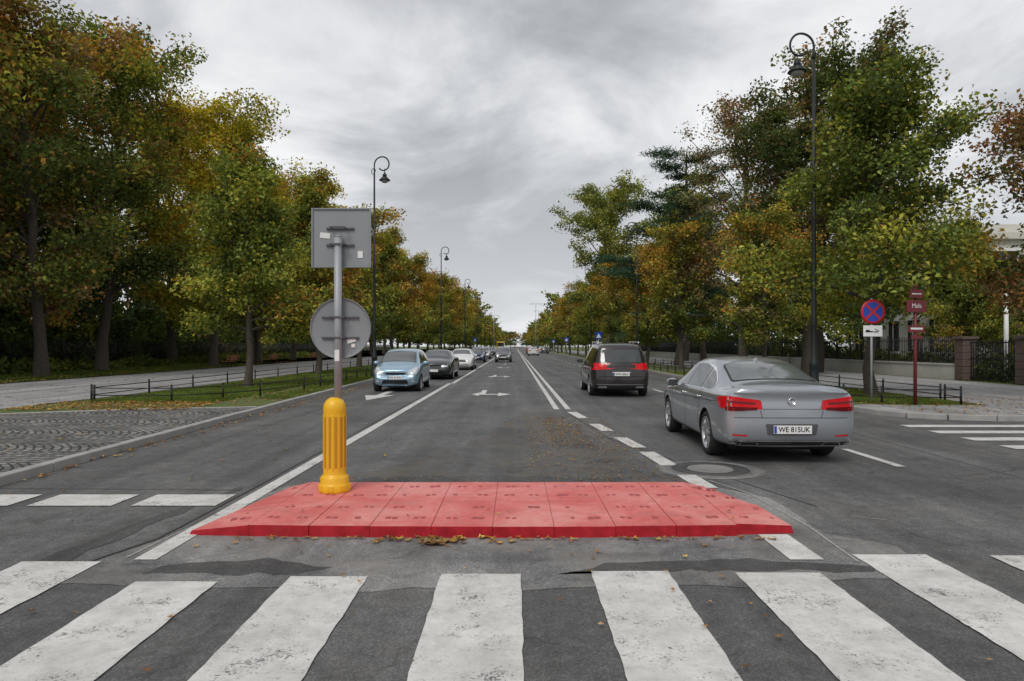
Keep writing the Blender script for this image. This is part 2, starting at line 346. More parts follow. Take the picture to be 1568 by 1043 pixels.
# ---------------------------------------------------------------- red island
isl=empty('red_traffic_island',(0,0,0))
bm=bmesh.new(); bmp=bmesh.new(); bmj=bmesh.new()
NCOL=10; x0=-2.84; x1=2.46; H=.10
def yf(x): return 5.86+.028*((x+.2)/1.5)**2
for c in range(NCOL):
    for r in range(2):
        xa=x0+(x1-x0)*c/NCOL; xb=x0+(x1-x0)*(c+1)/NCOL
        ya0,yb0=yf(xa),yf(xb)
        if c==9: ya0+=.04; yb0+=.06
        ym=6.82; yt=7.78
        la,lb=(ya0,ym) if r==0 else (ym,yt)
        ra,rb=(yb0,ym) if r==0 else (ym,yt)
        jj=random.uniform(-.004,.004); g=.0018; def_top=[H]*4
        P=[[xa+g,la+g+(jj if r==0 else 0)],[xb-g,ra+g+(jj if r==0 else 0)],[xb-g,rb-g],[xa+g,lb-g]]
        if c==0:
            P[0][0]+= 0 if r==0 else .13; P[3][0]+= .13 if r==0 else .27
            def_top=[.045,H,H,.045]
        if c==9:
            if r==1: P[2][0]-=.28; P[1][0]-=.03; def_top=[H,.06,.05,H]
            else: P[2][0]-=.03; def_top=[H,.07,.07,H]
        vb=[bm.verts.new((p[0],p[1],0)) for p in P]
        cx=sum(p[0] for p in P)/4; cy=sum(p[1] for p in P)/4
        jz=random.uniform(-.0015,.0015)
        vt=[bm.verts.new((p[0]+((.02 if p[0]<cx else -.02) if (c==0 and p[0]<cx) or (c==9 and p[0]>cx) else 0),p[1]+(.008 if (r==0 and p[1]<cy) else 0),t+jz+random.uniform(-.001,.001))) for p,t in zip(P,def_top)]
        fs=[bm.faces.new(vt)]+[bm.faces.new((vb[i],vb[(i+1)%4],vt[(i+1)%4],vt[i])) for i in range(4)]
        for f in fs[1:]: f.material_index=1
        rr=bmesh.ops.bevel(bm,geom=[e for e in fs[0].edges],offset=.0028,segments=2,affect='EDGES')
        for sx in (.27,.73):
            for sy in ((.30,.74) if r==0 else (.3,.74)):
                fx=sx if c not in(0,) else .55+.2*(sx>.5)
                fx+=random.uniform(-.03,.03)
                px=P[0][0]*(1-fx)*(1-sy)+P[1][0]*fx*(1-sy)+P[2][0]*fx*sy+P[3][0]*(1-fx)*sy
                py=P[0][1]*(1-fx)*(1-sy)+P[1][1]*fx*(1-sy)+P[2][1]*fx*sy+P[3][1]*(1-fx)*sy
                zz=H+jz if c not in(0,9) else (H*fx+.045*(1-fx) if c==0 else H*(1-fx)+.065*fx)
                if random.random()<.12: continue
                a=random.uniform(-.3,.3); s=random.uniform(.7,1.2)
                for dx in (-.030,.030):
                    if random.random()<.85: box(bmp,(px+dx,py+random.uniform(-.01,.01),zz),(.045*s,.07*s,.006),0,Matrix.Rotation(a,3,'Z'),bev=.0015)
box(bmj,(-.2,6.86,.045),(4.0,1.6,.09)) 
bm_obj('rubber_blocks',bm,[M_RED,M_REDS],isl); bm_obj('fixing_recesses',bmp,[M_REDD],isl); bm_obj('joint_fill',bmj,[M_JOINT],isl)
# ---------------------------------------------------------------- bollard + signs
bx,by=-1.925,7.30
bo=empty('yellow_bollard',(bx,by,H))
bm=bmesh.new()
lathe(bm,[(0,0),(.162,0),(.165,.015),(.165,.075),(.155,.09),(.15,.10),(.15,.15),(.140,.165),(.122,.18),(.118,.20),(.118,.86),(.12,.885),(.112,.93),(.09,.97),(.06,.99),(.05,.995),(.048,1.0),(0,1.0)],40)
for k in range(12):
    a=k*math.pi/6+.1; q=Matrix.Rotation(a,3,'Z')
    c=Vector((.115*math.cos(a),.115*math.sin(a),.53)); box(bm,c,(.016,.022,.58),0,q,bev=.004)
for k in range(8):
    a=k*math.pi/4; q=Matrix.Rotation(a,3,'Z'); box(bm,(.155*math.cos(a),.155*math.sin(a),.05),(.03,.06,.06),0,q,bev=.005)
bm_obj('post',bm,[M_YEL],bo)
bm=bmesh.new()
for k in range(12):
    a=(k+.5)*math.pi/6+.1; q=Matrix.Rotation(a,3,'Z'); box(bm,(.1165*math.cos(a),.1165*math.sin(a),.53),(.008,.026,.54),0,q)  # thin dark strips paint the groove shade; no groove is cut
bm_obj('groove_shade_strips',bm,[M_YELD],bo)
sg=empty('traffic_sign',(bx+.03,by+.02,H))
bm=bmesh.new(); cyl(bm,(0,0,.9),(0,0,2.72+.0),.041,seg=20); cyl(bm,(0,0,2.72),(0,0,2.735),.044,.03,20); bm_obj('pole',bm,[M_ZINC],sg)
bm=bmesh.new(); box(bm,(.02,.075,2.72),(.64,.012,.64),0,bev=.005)
for s in (-1,1):
    box(bm,(.02+s*.314,.068,2.72),(.014,.03,.645)); box(bm,(.02,.0679,2.72+s*.314),(.6,.03,.014))
bm_obj('square_sign_plate',bm,[M_SIGNB],sg)
bm=bmesh.new(); lathe(bm,[(0,0),(.30,0),(.318,-.004),(.322,-.02),(.328,-.02),(.328,.012),(0,.012)],48,0,Matrix.Translation((.012,.07,1.74))@Matrix.Rotation(-math.pi/2,4,'X'))
bm_obj('round_sign_plate',bm,[M_SIGNB],sg)
bm=bmesh.new()
for z in (2.82,2.64,1.86,1.64):
    w=.30 if z>2 else .40
    box(bm,(.01,.055,z),(w,.022,.022),0,bev=.003)
    box(bm,(-.0,-.041,z),(.13,.014,.022),0,bev=.003)
    for s in(-1,1): cyl(bm,(s*.075,-.05,z),(s*.075,.06,z),.008,seg=8)
bm_obj('brackets',bm,[M_RAIL],sg)
bm=bmesh.new(); box(bm,(-.155,.0635,2.745),(.11,.0015,.06),0,Matrix.Rotation(.1,3,'Y')); box(bm,(.225,.0635,2.54),(.055,.0015,.075)); box(bm,(.13,.0595,1.61),(.10,.0015,.045),0,Matrix.Rotation(-.3,3,'Y')); box(bm,(.15,.0595,1.555),(.04,.0015,.04)); box(bm,(0,-.0425,1.45),(.05,.002,.12))
bm_obj('stickers',bm,[M_STICK],sg)
# ---------------------------------------------------------------- street lamps
def street_lamp(x,y,dirn=1,lower=False,Ht=11.15):
    e=empty('street_lamp',(x,y,.09))
    bm=bmesh.new(); zt=Ht-.9
    lathe(bm,[(.19,0),(.19,.25),(.15,.3),(.13,.9),(.15,.95),(.15,1.05),(.10,1.15),(.085,2.2),(.10,2.25),(.08,2.35),(.065,5.5),(.08,5.55),(.058,5.7),(.042,zt),(0,zt)],14)
    r0=.40; c=Vector((dirn*r0,0,zt+.4)); pts=[Vector((0,0,zt-.05))]
    for i in range(26):
        t=i/25; a=math.pi-t*math.pi*1.75; r=r0*(1-.48*max(0,(t-.35))/.65)
        pts.append(Vector((c.x+dirn*r*math.cos(a),0,c.z+r*math.sin(a)*1.05)))
    tubepath(bm,pts,[.035]*len(pts),8)
    pts=[]
    for i in range(16):
        t=i/15; a=-math.pi/2+t*math.pi*1.6; r=.17*(1-.5*t)
        pts.append(Vector((-dirn*.02-dirn*r*math.cos(a)*.9,0,zt+.1+r*math.sin(a))))
    tubepath(bm,pts,[.018]*len(pts),6)
    lx=dirn*.52; cyl(bm,(lx,0,zt+.02),(lx,0,zt+.22),.02,seg=8)
    T=Matrix.Translation((lx,0,zt-.5))
    lathe(bm,[(.05,.52),(.05,.46),(.10,.44),(.11,.34),(.09,.33),(.27,.16),(.285,.13),(.26,.12),(.0,.12)],18,0,T)
    lathe(bm,[(.0,.0),(.10,.015),(.17,.06),(.19,.115)],18,1,T)
    if lower:
        zl=7.9; pts=[Vector((0,0,zl-.6))]+[Vector((-dirn*(.28-.28*math.cos(a)),0,zl+.28*math.sin(a))) for a in [math.pi*k/10 for k in range(0,10)]]
        tubepath(bm,pts,[.025]*len(pts),8)
        T=Matrix.Translation((-dirn*.56,0,zl-.42))@Matrix.Diagonal((.8,.8,.8,1))
        lathe(bm,[(.05,.52),(.05,.46),(.10,.44),(.11,.34),(.09,.33),(.27,.16),(.285,.13),(.26,.12),(.0,.12)],16,0,T)
        lathe(bm,[(.0,.0),(.10,.015),(.17,.06),(.19,.115)],16,1,T)
    bm_obj('pole_and_lantern',bm,[M_LAMP,M_GLOBE],e)
street_lamp(9.25,21.1,-1,True,11.3)
for y in (52.5,84,116,148,180,212): street_lamp(9.4,y,-1)
for y in (34.3,65.5,97,129,161,193): street_lamp(-7.05,y,1)
for x,y,h in ((6.2,200,14),(-7,230,12),(9,260,15)):
    e=empty('light_mast',(x,y,0)); bm=bmesh.new(); cyl(bm,(0,0,0),(0,0,h),.12,.07,8); box(bm,(0,0,h),(3.2,.1,.1)); box(bm,(-1.5,0,h-.05),(.8,.3,.12)); box(bm,(1.5,0,h-.05),(.8,.3,.12)); bm_obj('mast',bm,[M_ZINC],e)
for x,y in ((9.1,74),(9.1,120),(-7.1,122),(9.1,160)):
    e=empty('pedestrian_crossing_sign',(x,y,.09)); bm=bmesh.new(); cyl(bm,(0,0,0),(0,0,3.),.035,seg=8); box(bm,(0,-.05,2.7),(.75,.02,.75),1,bev=.005); v3=[bm.verts.new(p) for p in((-.27,-.064,2.45),(.27,-.064,2.45),(0,-.064,2.95))]; f=bm.faces.new(v3); f.material_index=2; bm_obj('sign',bm,[M_ZINC,M_BLUE,M_WHITE],e)
# ---------------------------------------------------------------- low fences
def low_fence(pts,step=2.,h=.42,z=.09):
    e=empty('low_fence'); bm=bmesh.new(); acc=[]
    P=[Vector((x,y,z)) for x,y in pts]
    for a,b in zip(P[:-1],P[1:]):
        n=max(1,round((b-a).length/step))
        for i in range(n): acc.append(a.lerp(b,i/n))
    acc.append(P[-1])
    for p in acc: cyl(bm,p,p+Vector((0,0,h+.03)),.03,seg=8); lathe(bm,[(0,.06),(.035,.03),(0,0)],8,0,Matrix.Translation(p+Vector((0,0,h+.02))))
    for a,b in zip(acc[:-1],acc[1:]):
        for k in (h-.03,h*.45): cyl(bm,a+Vector((0,0,k)),b+Vector((0,0,k)),.015,seg=6)
    bm_obj('rails_and_posts',bm,[M_IRON],e)
low_fence([(-11.7,19.0),(-9.5,18.9),(-8.5,19.9),(-7.9,21.2),(-7.4,24),(-7.3,110)])
low_fence([(-11.9,19.2),(-11.9,110)],3)
low_fence([(9.3,110),(9.3,19.3),(9.9,18.4),(11.9,18.2),(12.1,19.2)],2)
low_fence([(12.1,19.4),(12.1,110)],3)
def iron_fence(name,x,ya,yb,z0,h,sp=.16):
    e=empty(name); y=ya
    V=[];F=[]
    def bx(c,s):
        n=len(V)
        for dx in(-.5,.5):
            for dy in(-.5,.5):
                for dz in(-.5,.5): V.append((c[0]+dx*s[0],c[1]+dy*s[1],c[2]+dz*s[2]))
        for q in((0,1,3,2),(4,6,7,5),(0,4,5,1),(2,3,7,6),(0,2,6,4),(1,5,7,3)): F.append([n+i for i in q])
    while y<yb:
        bx((x,y,z0+h/2),(.025,.025,h)); y+=sp
    y=ya
    while y<yb: bx((x,y,z0+h/2+.05),(.09,.09,h+.1)); y+=3
    for z in(.12,h-.18): bx((x-.0,(ya+yb)/2,z0+z),(.035,yb-ya,.035))
    np_mesh('bars',V,F,[M_IRON],parent=e)
iron_fence('iron_fence',-31,14,170,.08,1.9,.2)
iron_fence('iron_fence',20.6,31.6,150,.75,1.35,.16)
e=empty('garden_wall'); bm=bmesh.new(); box(bm,(20.6,91,.42),(.35,118.8,.68)); box(bm,(20.6,91,.79),(.45,118.9,.06)); box(bm,(20.6,22,.42),(.35,10,.68)); box(bm,(20.6,22,.79),(.45,10,.06)); bm_obj('wall',bm,[M_WALL],e)
iron_fence('iron_fence',20.6,17.2,27.0,.82,1.3,.16)
e=empty('gate_pillars'); bm=bmesh.new()
for y in (27.4,31.2):
    for k in range(6): box(bm,(20.6,y,.25+k*.31),(.62-.01*(k%2),.62-.01*(k%2),.30),0,bev=.02)
    box(bm,(20.6,y,2.02),(.76,.76,.12),0,bev=.02)
bm_obj('pillars',bm,[M_BROWN],e)
e=empty('iron_gate'); bm=bmesh.new()
for k in range(20): box(bm,(20.6,27.85+k*.155,1.0),(.03,.03,1.8))
for z in(.25,1.1,1.8): box(bm,(20.6,29.3,z),(.04,3.1,.05))
bm_obj('gate',bm,[M_IRON],e)
e=empty('white_post'); bm=bmesh.new(); cyl(bm,(21.6,30,0),(21.6,30,4.3),.10,.085,14); lathe(bm,[(0,0),(.18,.02),(.2,.1),(0,.15)],14,0,Matrix.Translation((21.6,30,4.3))); bm_obj('post',bm,[M_WHITE],e)
# villa
e=empty('white_villa'); bm=bmesh.new()
X0,X1,Y0,Y1,HH=25.8,46,38,52,7.6
box(bm,((X0+X1)/2,(Y0+Y1)/2,HH/2),(X1-X0,Y1-Y0,HH)); box(bm,((X0+X1)/2,(Y0+Y1)/2,HH+.15),(X1-X0+.7,Y1-Y0+.7,.35)); box(bm,((X0+X1)/2,(Y0+Y1)/2,4.3),(X1-X0+.25,Y1-Y0+.25,.22)); box(bm,((X0+X1)/2,(Y0+Y1)/2,HH+.6),(X1-X0-.8,Y1-Y0-.8,.6)); box(bm,((X0+X1)/2,(Y0+Y1)/2,.35),(X1-X0+.2,Y1-Y0+.2,.7))
bm_obj('walls',bm,[M_STUC],e)
bm=bmesh.new()
for fl in (2.3,5.9):
    for k in range(6): box(bm,(X0-.0,Y0+1.5+k*2.3,fl),(.16,1.1,2.0),0)
    for k in range(7): box(bm,(X0+1.5+k*2.6,Y0,fl),(1.2,.16,2.0),0)
bm_obj('windows',bm,[M_WIN],e)
bm=bmesh.new()
for fl in (2.3,5.9):
    for k in range(6):
        box(bm,(X0-.05,Y0+1.5+k*2.3,fl+1.1),(.3,1.4,.16)); box(bm,(X0-.05,Y0+1.5+k*2.3,fl-1.08),(.3,1.4,.12)); box(bm,(X0-.075,Y0+1.5+k*2.3,fl),(.04,.07,2.0))
    for k in range(7):
        box(bm,(X0+1.5+k*2.6,Y0-.05,fl+1.1),(1.5,.3,.16)); box(bm,(X0+1.5+k*2.6,Y0-.05,fl-1.08),(1.5,.3,.12)); box(bm,(X0+1.5+k*2.6,Y0-.075,fl),(.07,.04,2.0))
bm_obj('window_trim',bm,[M_WHITE],e)
# ---------------------------------------------------------------- right signs
e=empty('no_stopping_sign',(9.72,18.6,.1)); bm=bmesh.new(); cyl(bm,(0,0,0),(0,0,2.85),.03,seg=12,mi=0)
T=Matrix.Translation((.02,-.04,2.48))@Matrix.Rotation(math.pi/2,4,'X')
lathe(bm,[(0,-.006),(.33,-.006),(.335,0),(.335,.004),(.265,.004)],40,2,T); lathe(bm,[(.268,.005),(0,.005)],40,1,T)
for a in(math.pi/4,-math.pi/4): box(bm,(.02,-.048-(.001 if a>0 else 0),2.48),(.54,.003,.062),2,Matrix.Rotation(a,3,'Y'))
box(bm,(.02,-.036,1.96),(.52,.008,.30),3,bev=.003)
box(bm,(-.08,-.042,1.94),(.2,.003,.035),4); box(bm,(-.12,-.042,1.965),(.1,.003,.05),4); box(bm,(.1,-.042,1.935),(.12,.003,.03),4); box(bm,(.13,-.042,1.985),(.14,.003,.02),4,Matrix.Rotation(.5,3,'Y'))
bm_obj('sign',bm,[M_ZINC,M_BLUE,M_SRED,M_WHITE,M_BLACK],e)
e=empty('tourist_sign',(10.62,18.1,.1)); bm=bmesh.new(); cyl(bm,(0,0,0),(0,0,3.1),.045,.04,12); lathe(bm,[(0,.1),(.05,.05),(.03,0)],12,0,Matrix.Translation((0,0,3.1)))
for z,w,h in((2.93,.42,.22),(2.6,.62,.32),(2.0,.5,.18),(1.78,.34,.08)): box(bm,(0,-.05,z),(w,.03,h),0,Matrix.Rotation(.25,3,'Z'),bev=.004)
bm_obj('post_and_boards',bm,[M_MAR],e)
tx=bpy.data.curves.new('t','FONT'); tx.body='Mała'; tx.size=.17; tx.align_x='CENTER'
o=bpy.data.objects.new('t',tx); me=bpy.data.meshes.new_from_object(o); bpy.data.objects.remove(o); me.materials.append(M_WHITE)
o=bpy.data.objects.new('lettering',me); o.rotation_euler=(math.pi/2,0,.25); o.location=(.0,-.07,2.56); link(o,e)
bm=bmesh.new(); box(bm,(0,-.069,2.93),(.3,.004,.03),0,Matrix.Rotation(.25,3,'Z')); box(bm,(0,-.069,2.01),(.38,.004,.05),0,Matrix.Rotation(.25,3,'Z')); bm_obj('lettering_lines',bm,[M_WHITE],e)
for y in (50,58.5,70):
    e=empty('park_bench',(-20.9,y,.09),-math.pi/2); bm=bmesh.new()
    for k in range(4): box(bm,(0,-.15+k*.11,.44),(2.1,.09,.035),0)
    for k in range(3): box(bm,(0,.27+k*.02,.58+k*.12),(2.1,.03,.09),0,Matrix.Rotation(-.2,3,'X'))
    for s in(-.75,.75):
        box(bm,(s,.0,.21),(.06,.45,.05),1); box(bm,(s,-.18,.21),(.06,.05,.42),1); box(bm,(s,.2,.21),(.06,.05,.42),1); box(bm,(s,.3,.62),(.05,.04,.45),1,Matrix.Rotation(-.2,3,'X'))
    bm_obj('bench',bm,[M_WOOD,M_IRON],e)
# ---------------------------------------------------------------- trees
KC=2.0
def make_tree(name,seed,H,cb,R,nleaf,ls,pal,shape='round',tr=.16,nl=26,sig=.085,up=(12,62),lean=0.,asp=.66):
    rng=np.random.default_rng(seed); WV=[];WF=[]
    def tube(pts,rs,seg):
        base_=len(WV)
        for i,(p,r) in enumerate(zip(pts,rs)):
            d=(pts[min(i+1,len(pts)-1)]-pts[max(i-1,0)]); d=d/ (np.linalg.norm(d)+1e-9)
            a=np.cross(d,[0.3,.9,.1]); a/=np.linalg.norm(a)+1e-9; b=np.cross(d,a)
            for k in range(seg):
                t=2*math.pi*k/seg; WV.append(p+r*(math.cos(t)*a+math.sin(t)*b))
        for i in range(len(pts)-1):
            for k in range(seg):
                k2=(k+1)%seg; WF.append((base_+i*seg+k,base_+i*seg+k2,base_+(i+1)*seg+k2,base_+(i+1)*seg+k))
    n=12; tz=np.linspace(0,H*.93,n); wob=np.cumsum(rng.normal(0,H*.007,(n,2)),0); wob-=wob[0]
    T=np.stack([wob[:,0]+lean*tz,wob[:,1],tz],1)
    rr=tr*(1-tz/H)**.8+.012; rr[0]*=1.35
    tube(list(T),list(rr),10)
    def tp(z): return np.array([np.interp(z,tz,T[:,0]),np.interp(z,tz,T[:,1]),z])
    C=[];S=[]
    for i in range(nl):
        t=((i+rng.uniform(0,1))/nl); z0=cb*.85+t*(H*.9-cb*.85); az=i*2.399+rng.normal(0,.35)
        if shape=='round': e=(.55+.75*math.sin(math.pi*min(1,t*.95+.12)))*.78
        elif shape=='cone': e=(1.02-.82*t)
        elif shape=='oval': e=.45+.55*math.sin(math.pi*min(1,(t*.9+.1)))
        elif shape=='pine': e=(1.0-.55*t)*rng.choice([.45,.8,1.25])
        e=max(.16,e)*R*rng.uniform(.72,1.12)
        el=math.radians(up[0]+(up[1]-up[0])*t+rng.normal(0,7))
        b=tp(z0); dirh=np.array([math.cos(az),math.sin(az),0]); rise=min(e*math.tan(el),max(.3,H*1.0-z0))
        sgm=6; pts=[]
        for k in range(sgm+1):
            s=k/sgm; pts.append(b+dirh*e*s+np.array([0,0,rise*(s**.8 if shape!='pine' else s**1.6)])+rng.normal(0,.03*e,3)*s)
        r0=max(.02,np.interp(z0,tz,rr)*.5); tube(pts,list(np.linspace(r0,.012,sgm+1)),6)
        ns=int(5+e*1.6)
        for j in range(ns):
            s=rng.uniform(.25,1); q=b+dirh*e*s+np.array([0,0,rise*s**.8])
            dd=rng.normal(0,1,3); dd[2]=dd[2]*.5+.15; dd=dd/np.linalg.norm(dd)+dirh*.4; L=e*rng.uniform(.16,.42)
            if shape=='pine': dd[2]*=.3
            q2=q+dd*L; tube([q,(q+q2)/2+rng.normal(0,.03,3),q2],[.022,.014,.006],4)
            for f in(.45,.8,1.05): C.append(q+dd*L*f); S.append(rng.uniform(.6,1.4))
        C.append(pts[-1]); S.append(1.2)
    C.append(tp(H*.93)); S.append(1.); C=np.array(C); S=np.array(S)
    nc=len(C); w=S**2*rng.uniform(.25,1.6,nc); w/=w.sum(); ci=rng.choice(nc,nleaf,p=w)
    sg=R*sig; sc=np.array([1,1,.7]) if shape!='pine' else np.array([1.3,1.3,.28])
    G=rng.normal(0,1,(nleaf,3)); gl=np.linalg.norm(G,axis=1); G*=(np.minimum(gl,1.9)/gl)[:,None]
    P=C[ci]+G*sg*S[ci][:,None]*sc
    nrm=rng.normal(0,1,(nleaf,3)); nrm[:,2]=np.abs(nrm[:,2])+.35; nrm/=np.linalg.norm(nrm,axis=1)[:,None]
    tg=np.cross(nrm,rng.normal(0,1,(nleaf,3))); tg/=np.linalg.norm(tg,axis=1)[:,None]+1e-9; bt=np.cross(nrm,tg)
    L=ls*rng.uniform(.6,1.35,nleaf)[:,None]; W=L*asp
    fold=nrm*W*.22
    V=np.stack([P-tg*L*.5,P+bt*W*.5+fold+tg*L*.05,P+tg*L*.5-nrm*L*.1,P-bt*W*.5+fold+tg*L*.05],1).reshape(-1,3)
    pal=np.array(pal); pw=pal[:,3]/pal[:,3].sum()
    ph=rng.uniform(0,6,6); f=1.6/R
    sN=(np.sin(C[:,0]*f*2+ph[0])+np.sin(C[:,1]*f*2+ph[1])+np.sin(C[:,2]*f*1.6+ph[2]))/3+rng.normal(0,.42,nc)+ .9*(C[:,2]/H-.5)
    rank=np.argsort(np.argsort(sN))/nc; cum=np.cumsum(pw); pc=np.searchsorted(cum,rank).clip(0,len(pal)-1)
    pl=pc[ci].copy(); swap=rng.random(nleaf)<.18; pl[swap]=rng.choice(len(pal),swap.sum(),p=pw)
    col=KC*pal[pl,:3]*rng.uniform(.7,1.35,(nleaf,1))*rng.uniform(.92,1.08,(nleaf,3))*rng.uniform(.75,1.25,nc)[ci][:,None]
    nW=len(WV); verts=np.concatenate([np.array(WV),V]); q=np.arange(nleaf*4).reshape(-1,4)+nW
    quads=np.concatenate([np.array(WF),q]); mi=np.concatenate([np.zeros(len(WF)),np.ones(nleaf)])
    cols=np.ones((len(verts),4)); cols[nW:,:3]=np.repeat(np.clip(col,0,.6),4,0)
    return np_mesh(name,verts,quads,[M_BARK,M_LEAF],mi,cols,do_link=False),(verts,quads,mi,cols)
G1=(.112,.130,.030);G2=(.066,.088,.026);YG=(.20,.19,.035);GO=(.40,.25,.025);OR=(.28,.145,.03);RU=(.17,.09,.035);BR=(.115,.085,.045);DK=(.036,.053,.022);BG=(.026,.05,.036);GB=(.14,.150,.055)
def pal(*a): return [(*c,w) for c,w in a]
def put(me,name,x,y,s=1.,rz=None,z=.08,sz=None):
    o=bpy.data.objects.new(name,me); o.location=(x,y,z); o.rotation_euler=(0,0,random.uniform(0,6.28) if rz is None else rz); o.scale=(s,s,s*(sz or 1)); return link(o)
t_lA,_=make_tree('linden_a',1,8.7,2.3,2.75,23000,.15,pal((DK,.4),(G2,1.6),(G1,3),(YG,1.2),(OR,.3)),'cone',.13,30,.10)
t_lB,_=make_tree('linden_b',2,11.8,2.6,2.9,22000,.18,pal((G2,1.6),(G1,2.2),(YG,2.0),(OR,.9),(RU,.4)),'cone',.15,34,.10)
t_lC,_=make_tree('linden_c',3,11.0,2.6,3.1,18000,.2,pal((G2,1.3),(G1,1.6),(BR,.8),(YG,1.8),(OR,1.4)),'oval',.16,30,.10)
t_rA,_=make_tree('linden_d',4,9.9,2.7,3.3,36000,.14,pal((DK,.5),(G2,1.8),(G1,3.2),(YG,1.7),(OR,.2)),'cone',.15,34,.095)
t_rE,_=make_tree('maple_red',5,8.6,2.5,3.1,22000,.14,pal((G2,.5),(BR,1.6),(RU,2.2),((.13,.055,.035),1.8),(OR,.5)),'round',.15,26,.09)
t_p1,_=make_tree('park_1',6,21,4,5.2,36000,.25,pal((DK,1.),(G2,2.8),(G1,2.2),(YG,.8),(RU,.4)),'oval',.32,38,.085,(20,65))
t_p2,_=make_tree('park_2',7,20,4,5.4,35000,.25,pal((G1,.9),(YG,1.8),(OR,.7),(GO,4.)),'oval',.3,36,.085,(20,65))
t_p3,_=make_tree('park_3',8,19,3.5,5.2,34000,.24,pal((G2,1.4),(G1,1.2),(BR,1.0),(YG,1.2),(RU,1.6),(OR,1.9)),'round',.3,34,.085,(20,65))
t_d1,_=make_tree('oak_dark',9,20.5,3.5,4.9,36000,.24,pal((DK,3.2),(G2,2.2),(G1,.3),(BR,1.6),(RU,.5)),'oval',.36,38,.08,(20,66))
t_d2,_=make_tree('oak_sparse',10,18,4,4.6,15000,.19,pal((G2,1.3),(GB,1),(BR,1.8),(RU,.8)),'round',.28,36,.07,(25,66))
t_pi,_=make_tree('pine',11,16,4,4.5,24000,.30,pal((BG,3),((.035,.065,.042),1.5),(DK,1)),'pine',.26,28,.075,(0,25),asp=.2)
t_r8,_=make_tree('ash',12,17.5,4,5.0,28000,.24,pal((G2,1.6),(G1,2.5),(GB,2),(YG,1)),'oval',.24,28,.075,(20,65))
put(t_lA,'linden_tree',-10.05,25.7,1,1.0)
ys=[38,49,60,72,84,96,108,120,132,144]
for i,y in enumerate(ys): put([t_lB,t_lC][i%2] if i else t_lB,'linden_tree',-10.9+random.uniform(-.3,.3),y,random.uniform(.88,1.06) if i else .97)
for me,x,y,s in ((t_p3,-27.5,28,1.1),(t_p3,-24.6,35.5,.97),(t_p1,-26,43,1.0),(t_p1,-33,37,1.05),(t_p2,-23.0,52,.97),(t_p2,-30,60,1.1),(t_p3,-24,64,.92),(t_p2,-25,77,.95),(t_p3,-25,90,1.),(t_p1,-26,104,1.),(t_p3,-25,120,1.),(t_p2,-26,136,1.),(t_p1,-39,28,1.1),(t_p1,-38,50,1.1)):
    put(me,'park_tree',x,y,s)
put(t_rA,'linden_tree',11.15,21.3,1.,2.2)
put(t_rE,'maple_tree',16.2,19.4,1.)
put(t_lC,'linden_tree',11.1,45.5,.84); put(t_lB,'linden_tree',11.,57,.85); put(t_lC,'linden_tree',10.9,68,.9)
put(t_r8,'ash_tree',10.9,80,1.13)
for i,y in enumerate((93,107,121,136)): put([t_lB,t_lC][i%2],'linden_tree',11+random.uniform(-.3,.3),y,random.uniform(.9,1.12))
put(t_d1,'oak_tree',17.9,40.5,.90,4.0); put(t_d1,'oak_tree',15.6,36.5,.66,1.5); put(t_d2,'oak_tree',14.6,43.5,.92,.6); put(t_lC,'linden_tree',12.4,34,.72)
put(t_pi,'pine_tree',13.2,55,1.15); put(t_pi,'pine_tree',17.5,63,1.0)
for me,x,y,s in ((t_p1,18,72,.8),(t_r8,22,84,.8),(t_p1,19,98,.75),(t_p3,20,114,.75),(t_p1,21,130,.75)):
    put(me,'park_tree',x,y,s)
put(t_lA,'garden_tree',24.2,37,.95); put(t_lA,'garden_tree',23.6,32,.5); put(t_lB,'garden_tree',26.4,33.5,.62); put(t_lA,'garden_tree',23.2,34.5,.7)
def merged(name,src,places):
    v,q,mi,c=src; Vs=[];Qs=[];Ms=[];Cs=[];n=0
    for x,y,s in places:
        a=random.uniform(0,6.28); R_=np.array([[math.cos(a),-math.sin(a),0],[math.sin(a),math.cos(a),0],[0,0,1]])
        Vs.append((v@R_.T)*s+np.array([x,y,0])); Qs.append(q+n); Ms.append(mi); Cs.append(c); n+=len(v)
    return np_mesh(name,np.concatenate(Vs),np.concatenate(Qs),[M_BARK,M_LEAF],np.concatenate(Ms),np.concatenate(Cs))
_,srcA=make_tree('x',21,13,2.5,3.8,2200,.62,pal((G2,2),(G1,2),(YG,1.2),(OR,.8),(BR,.8)),'oval',.2,16,.12)
_,srcB=make_tree('x',22,19,3,6.0,2400,.85,pal((DK,1),(G2,2),(G1,1),(RU,1.),(OR,.6)),'oval',.3,16,.12)
merged('distant_tree_row',srcA,[(-10.9,y,random.uniform(.82,1.05)) for y in range(156,520,14)])
merged('distant_tree_row',srcA,[(11.6,y,random.uniform(.75,1.1)) for y in range(152,480,15)])
merged('distant_park_trees',srcB,[(-26-random.uniform(0,8),y,random.uniform(.8,1.)) for y in range(150,520,18)]+[(-50-random.uniform(0,18),y,.95) for y in range(10,260,9)])
merged('distant_park_trees',srcB,[(22+random.uniform(0,8),y,random.uniform(.6,.8)) for y in range(142,480,22)]+[(42+random.uniform(0,20),y,.75) for y in range(76,300,13)]+[(random.uniform(-60,60),y,.8) for y in range(640,900,10)])
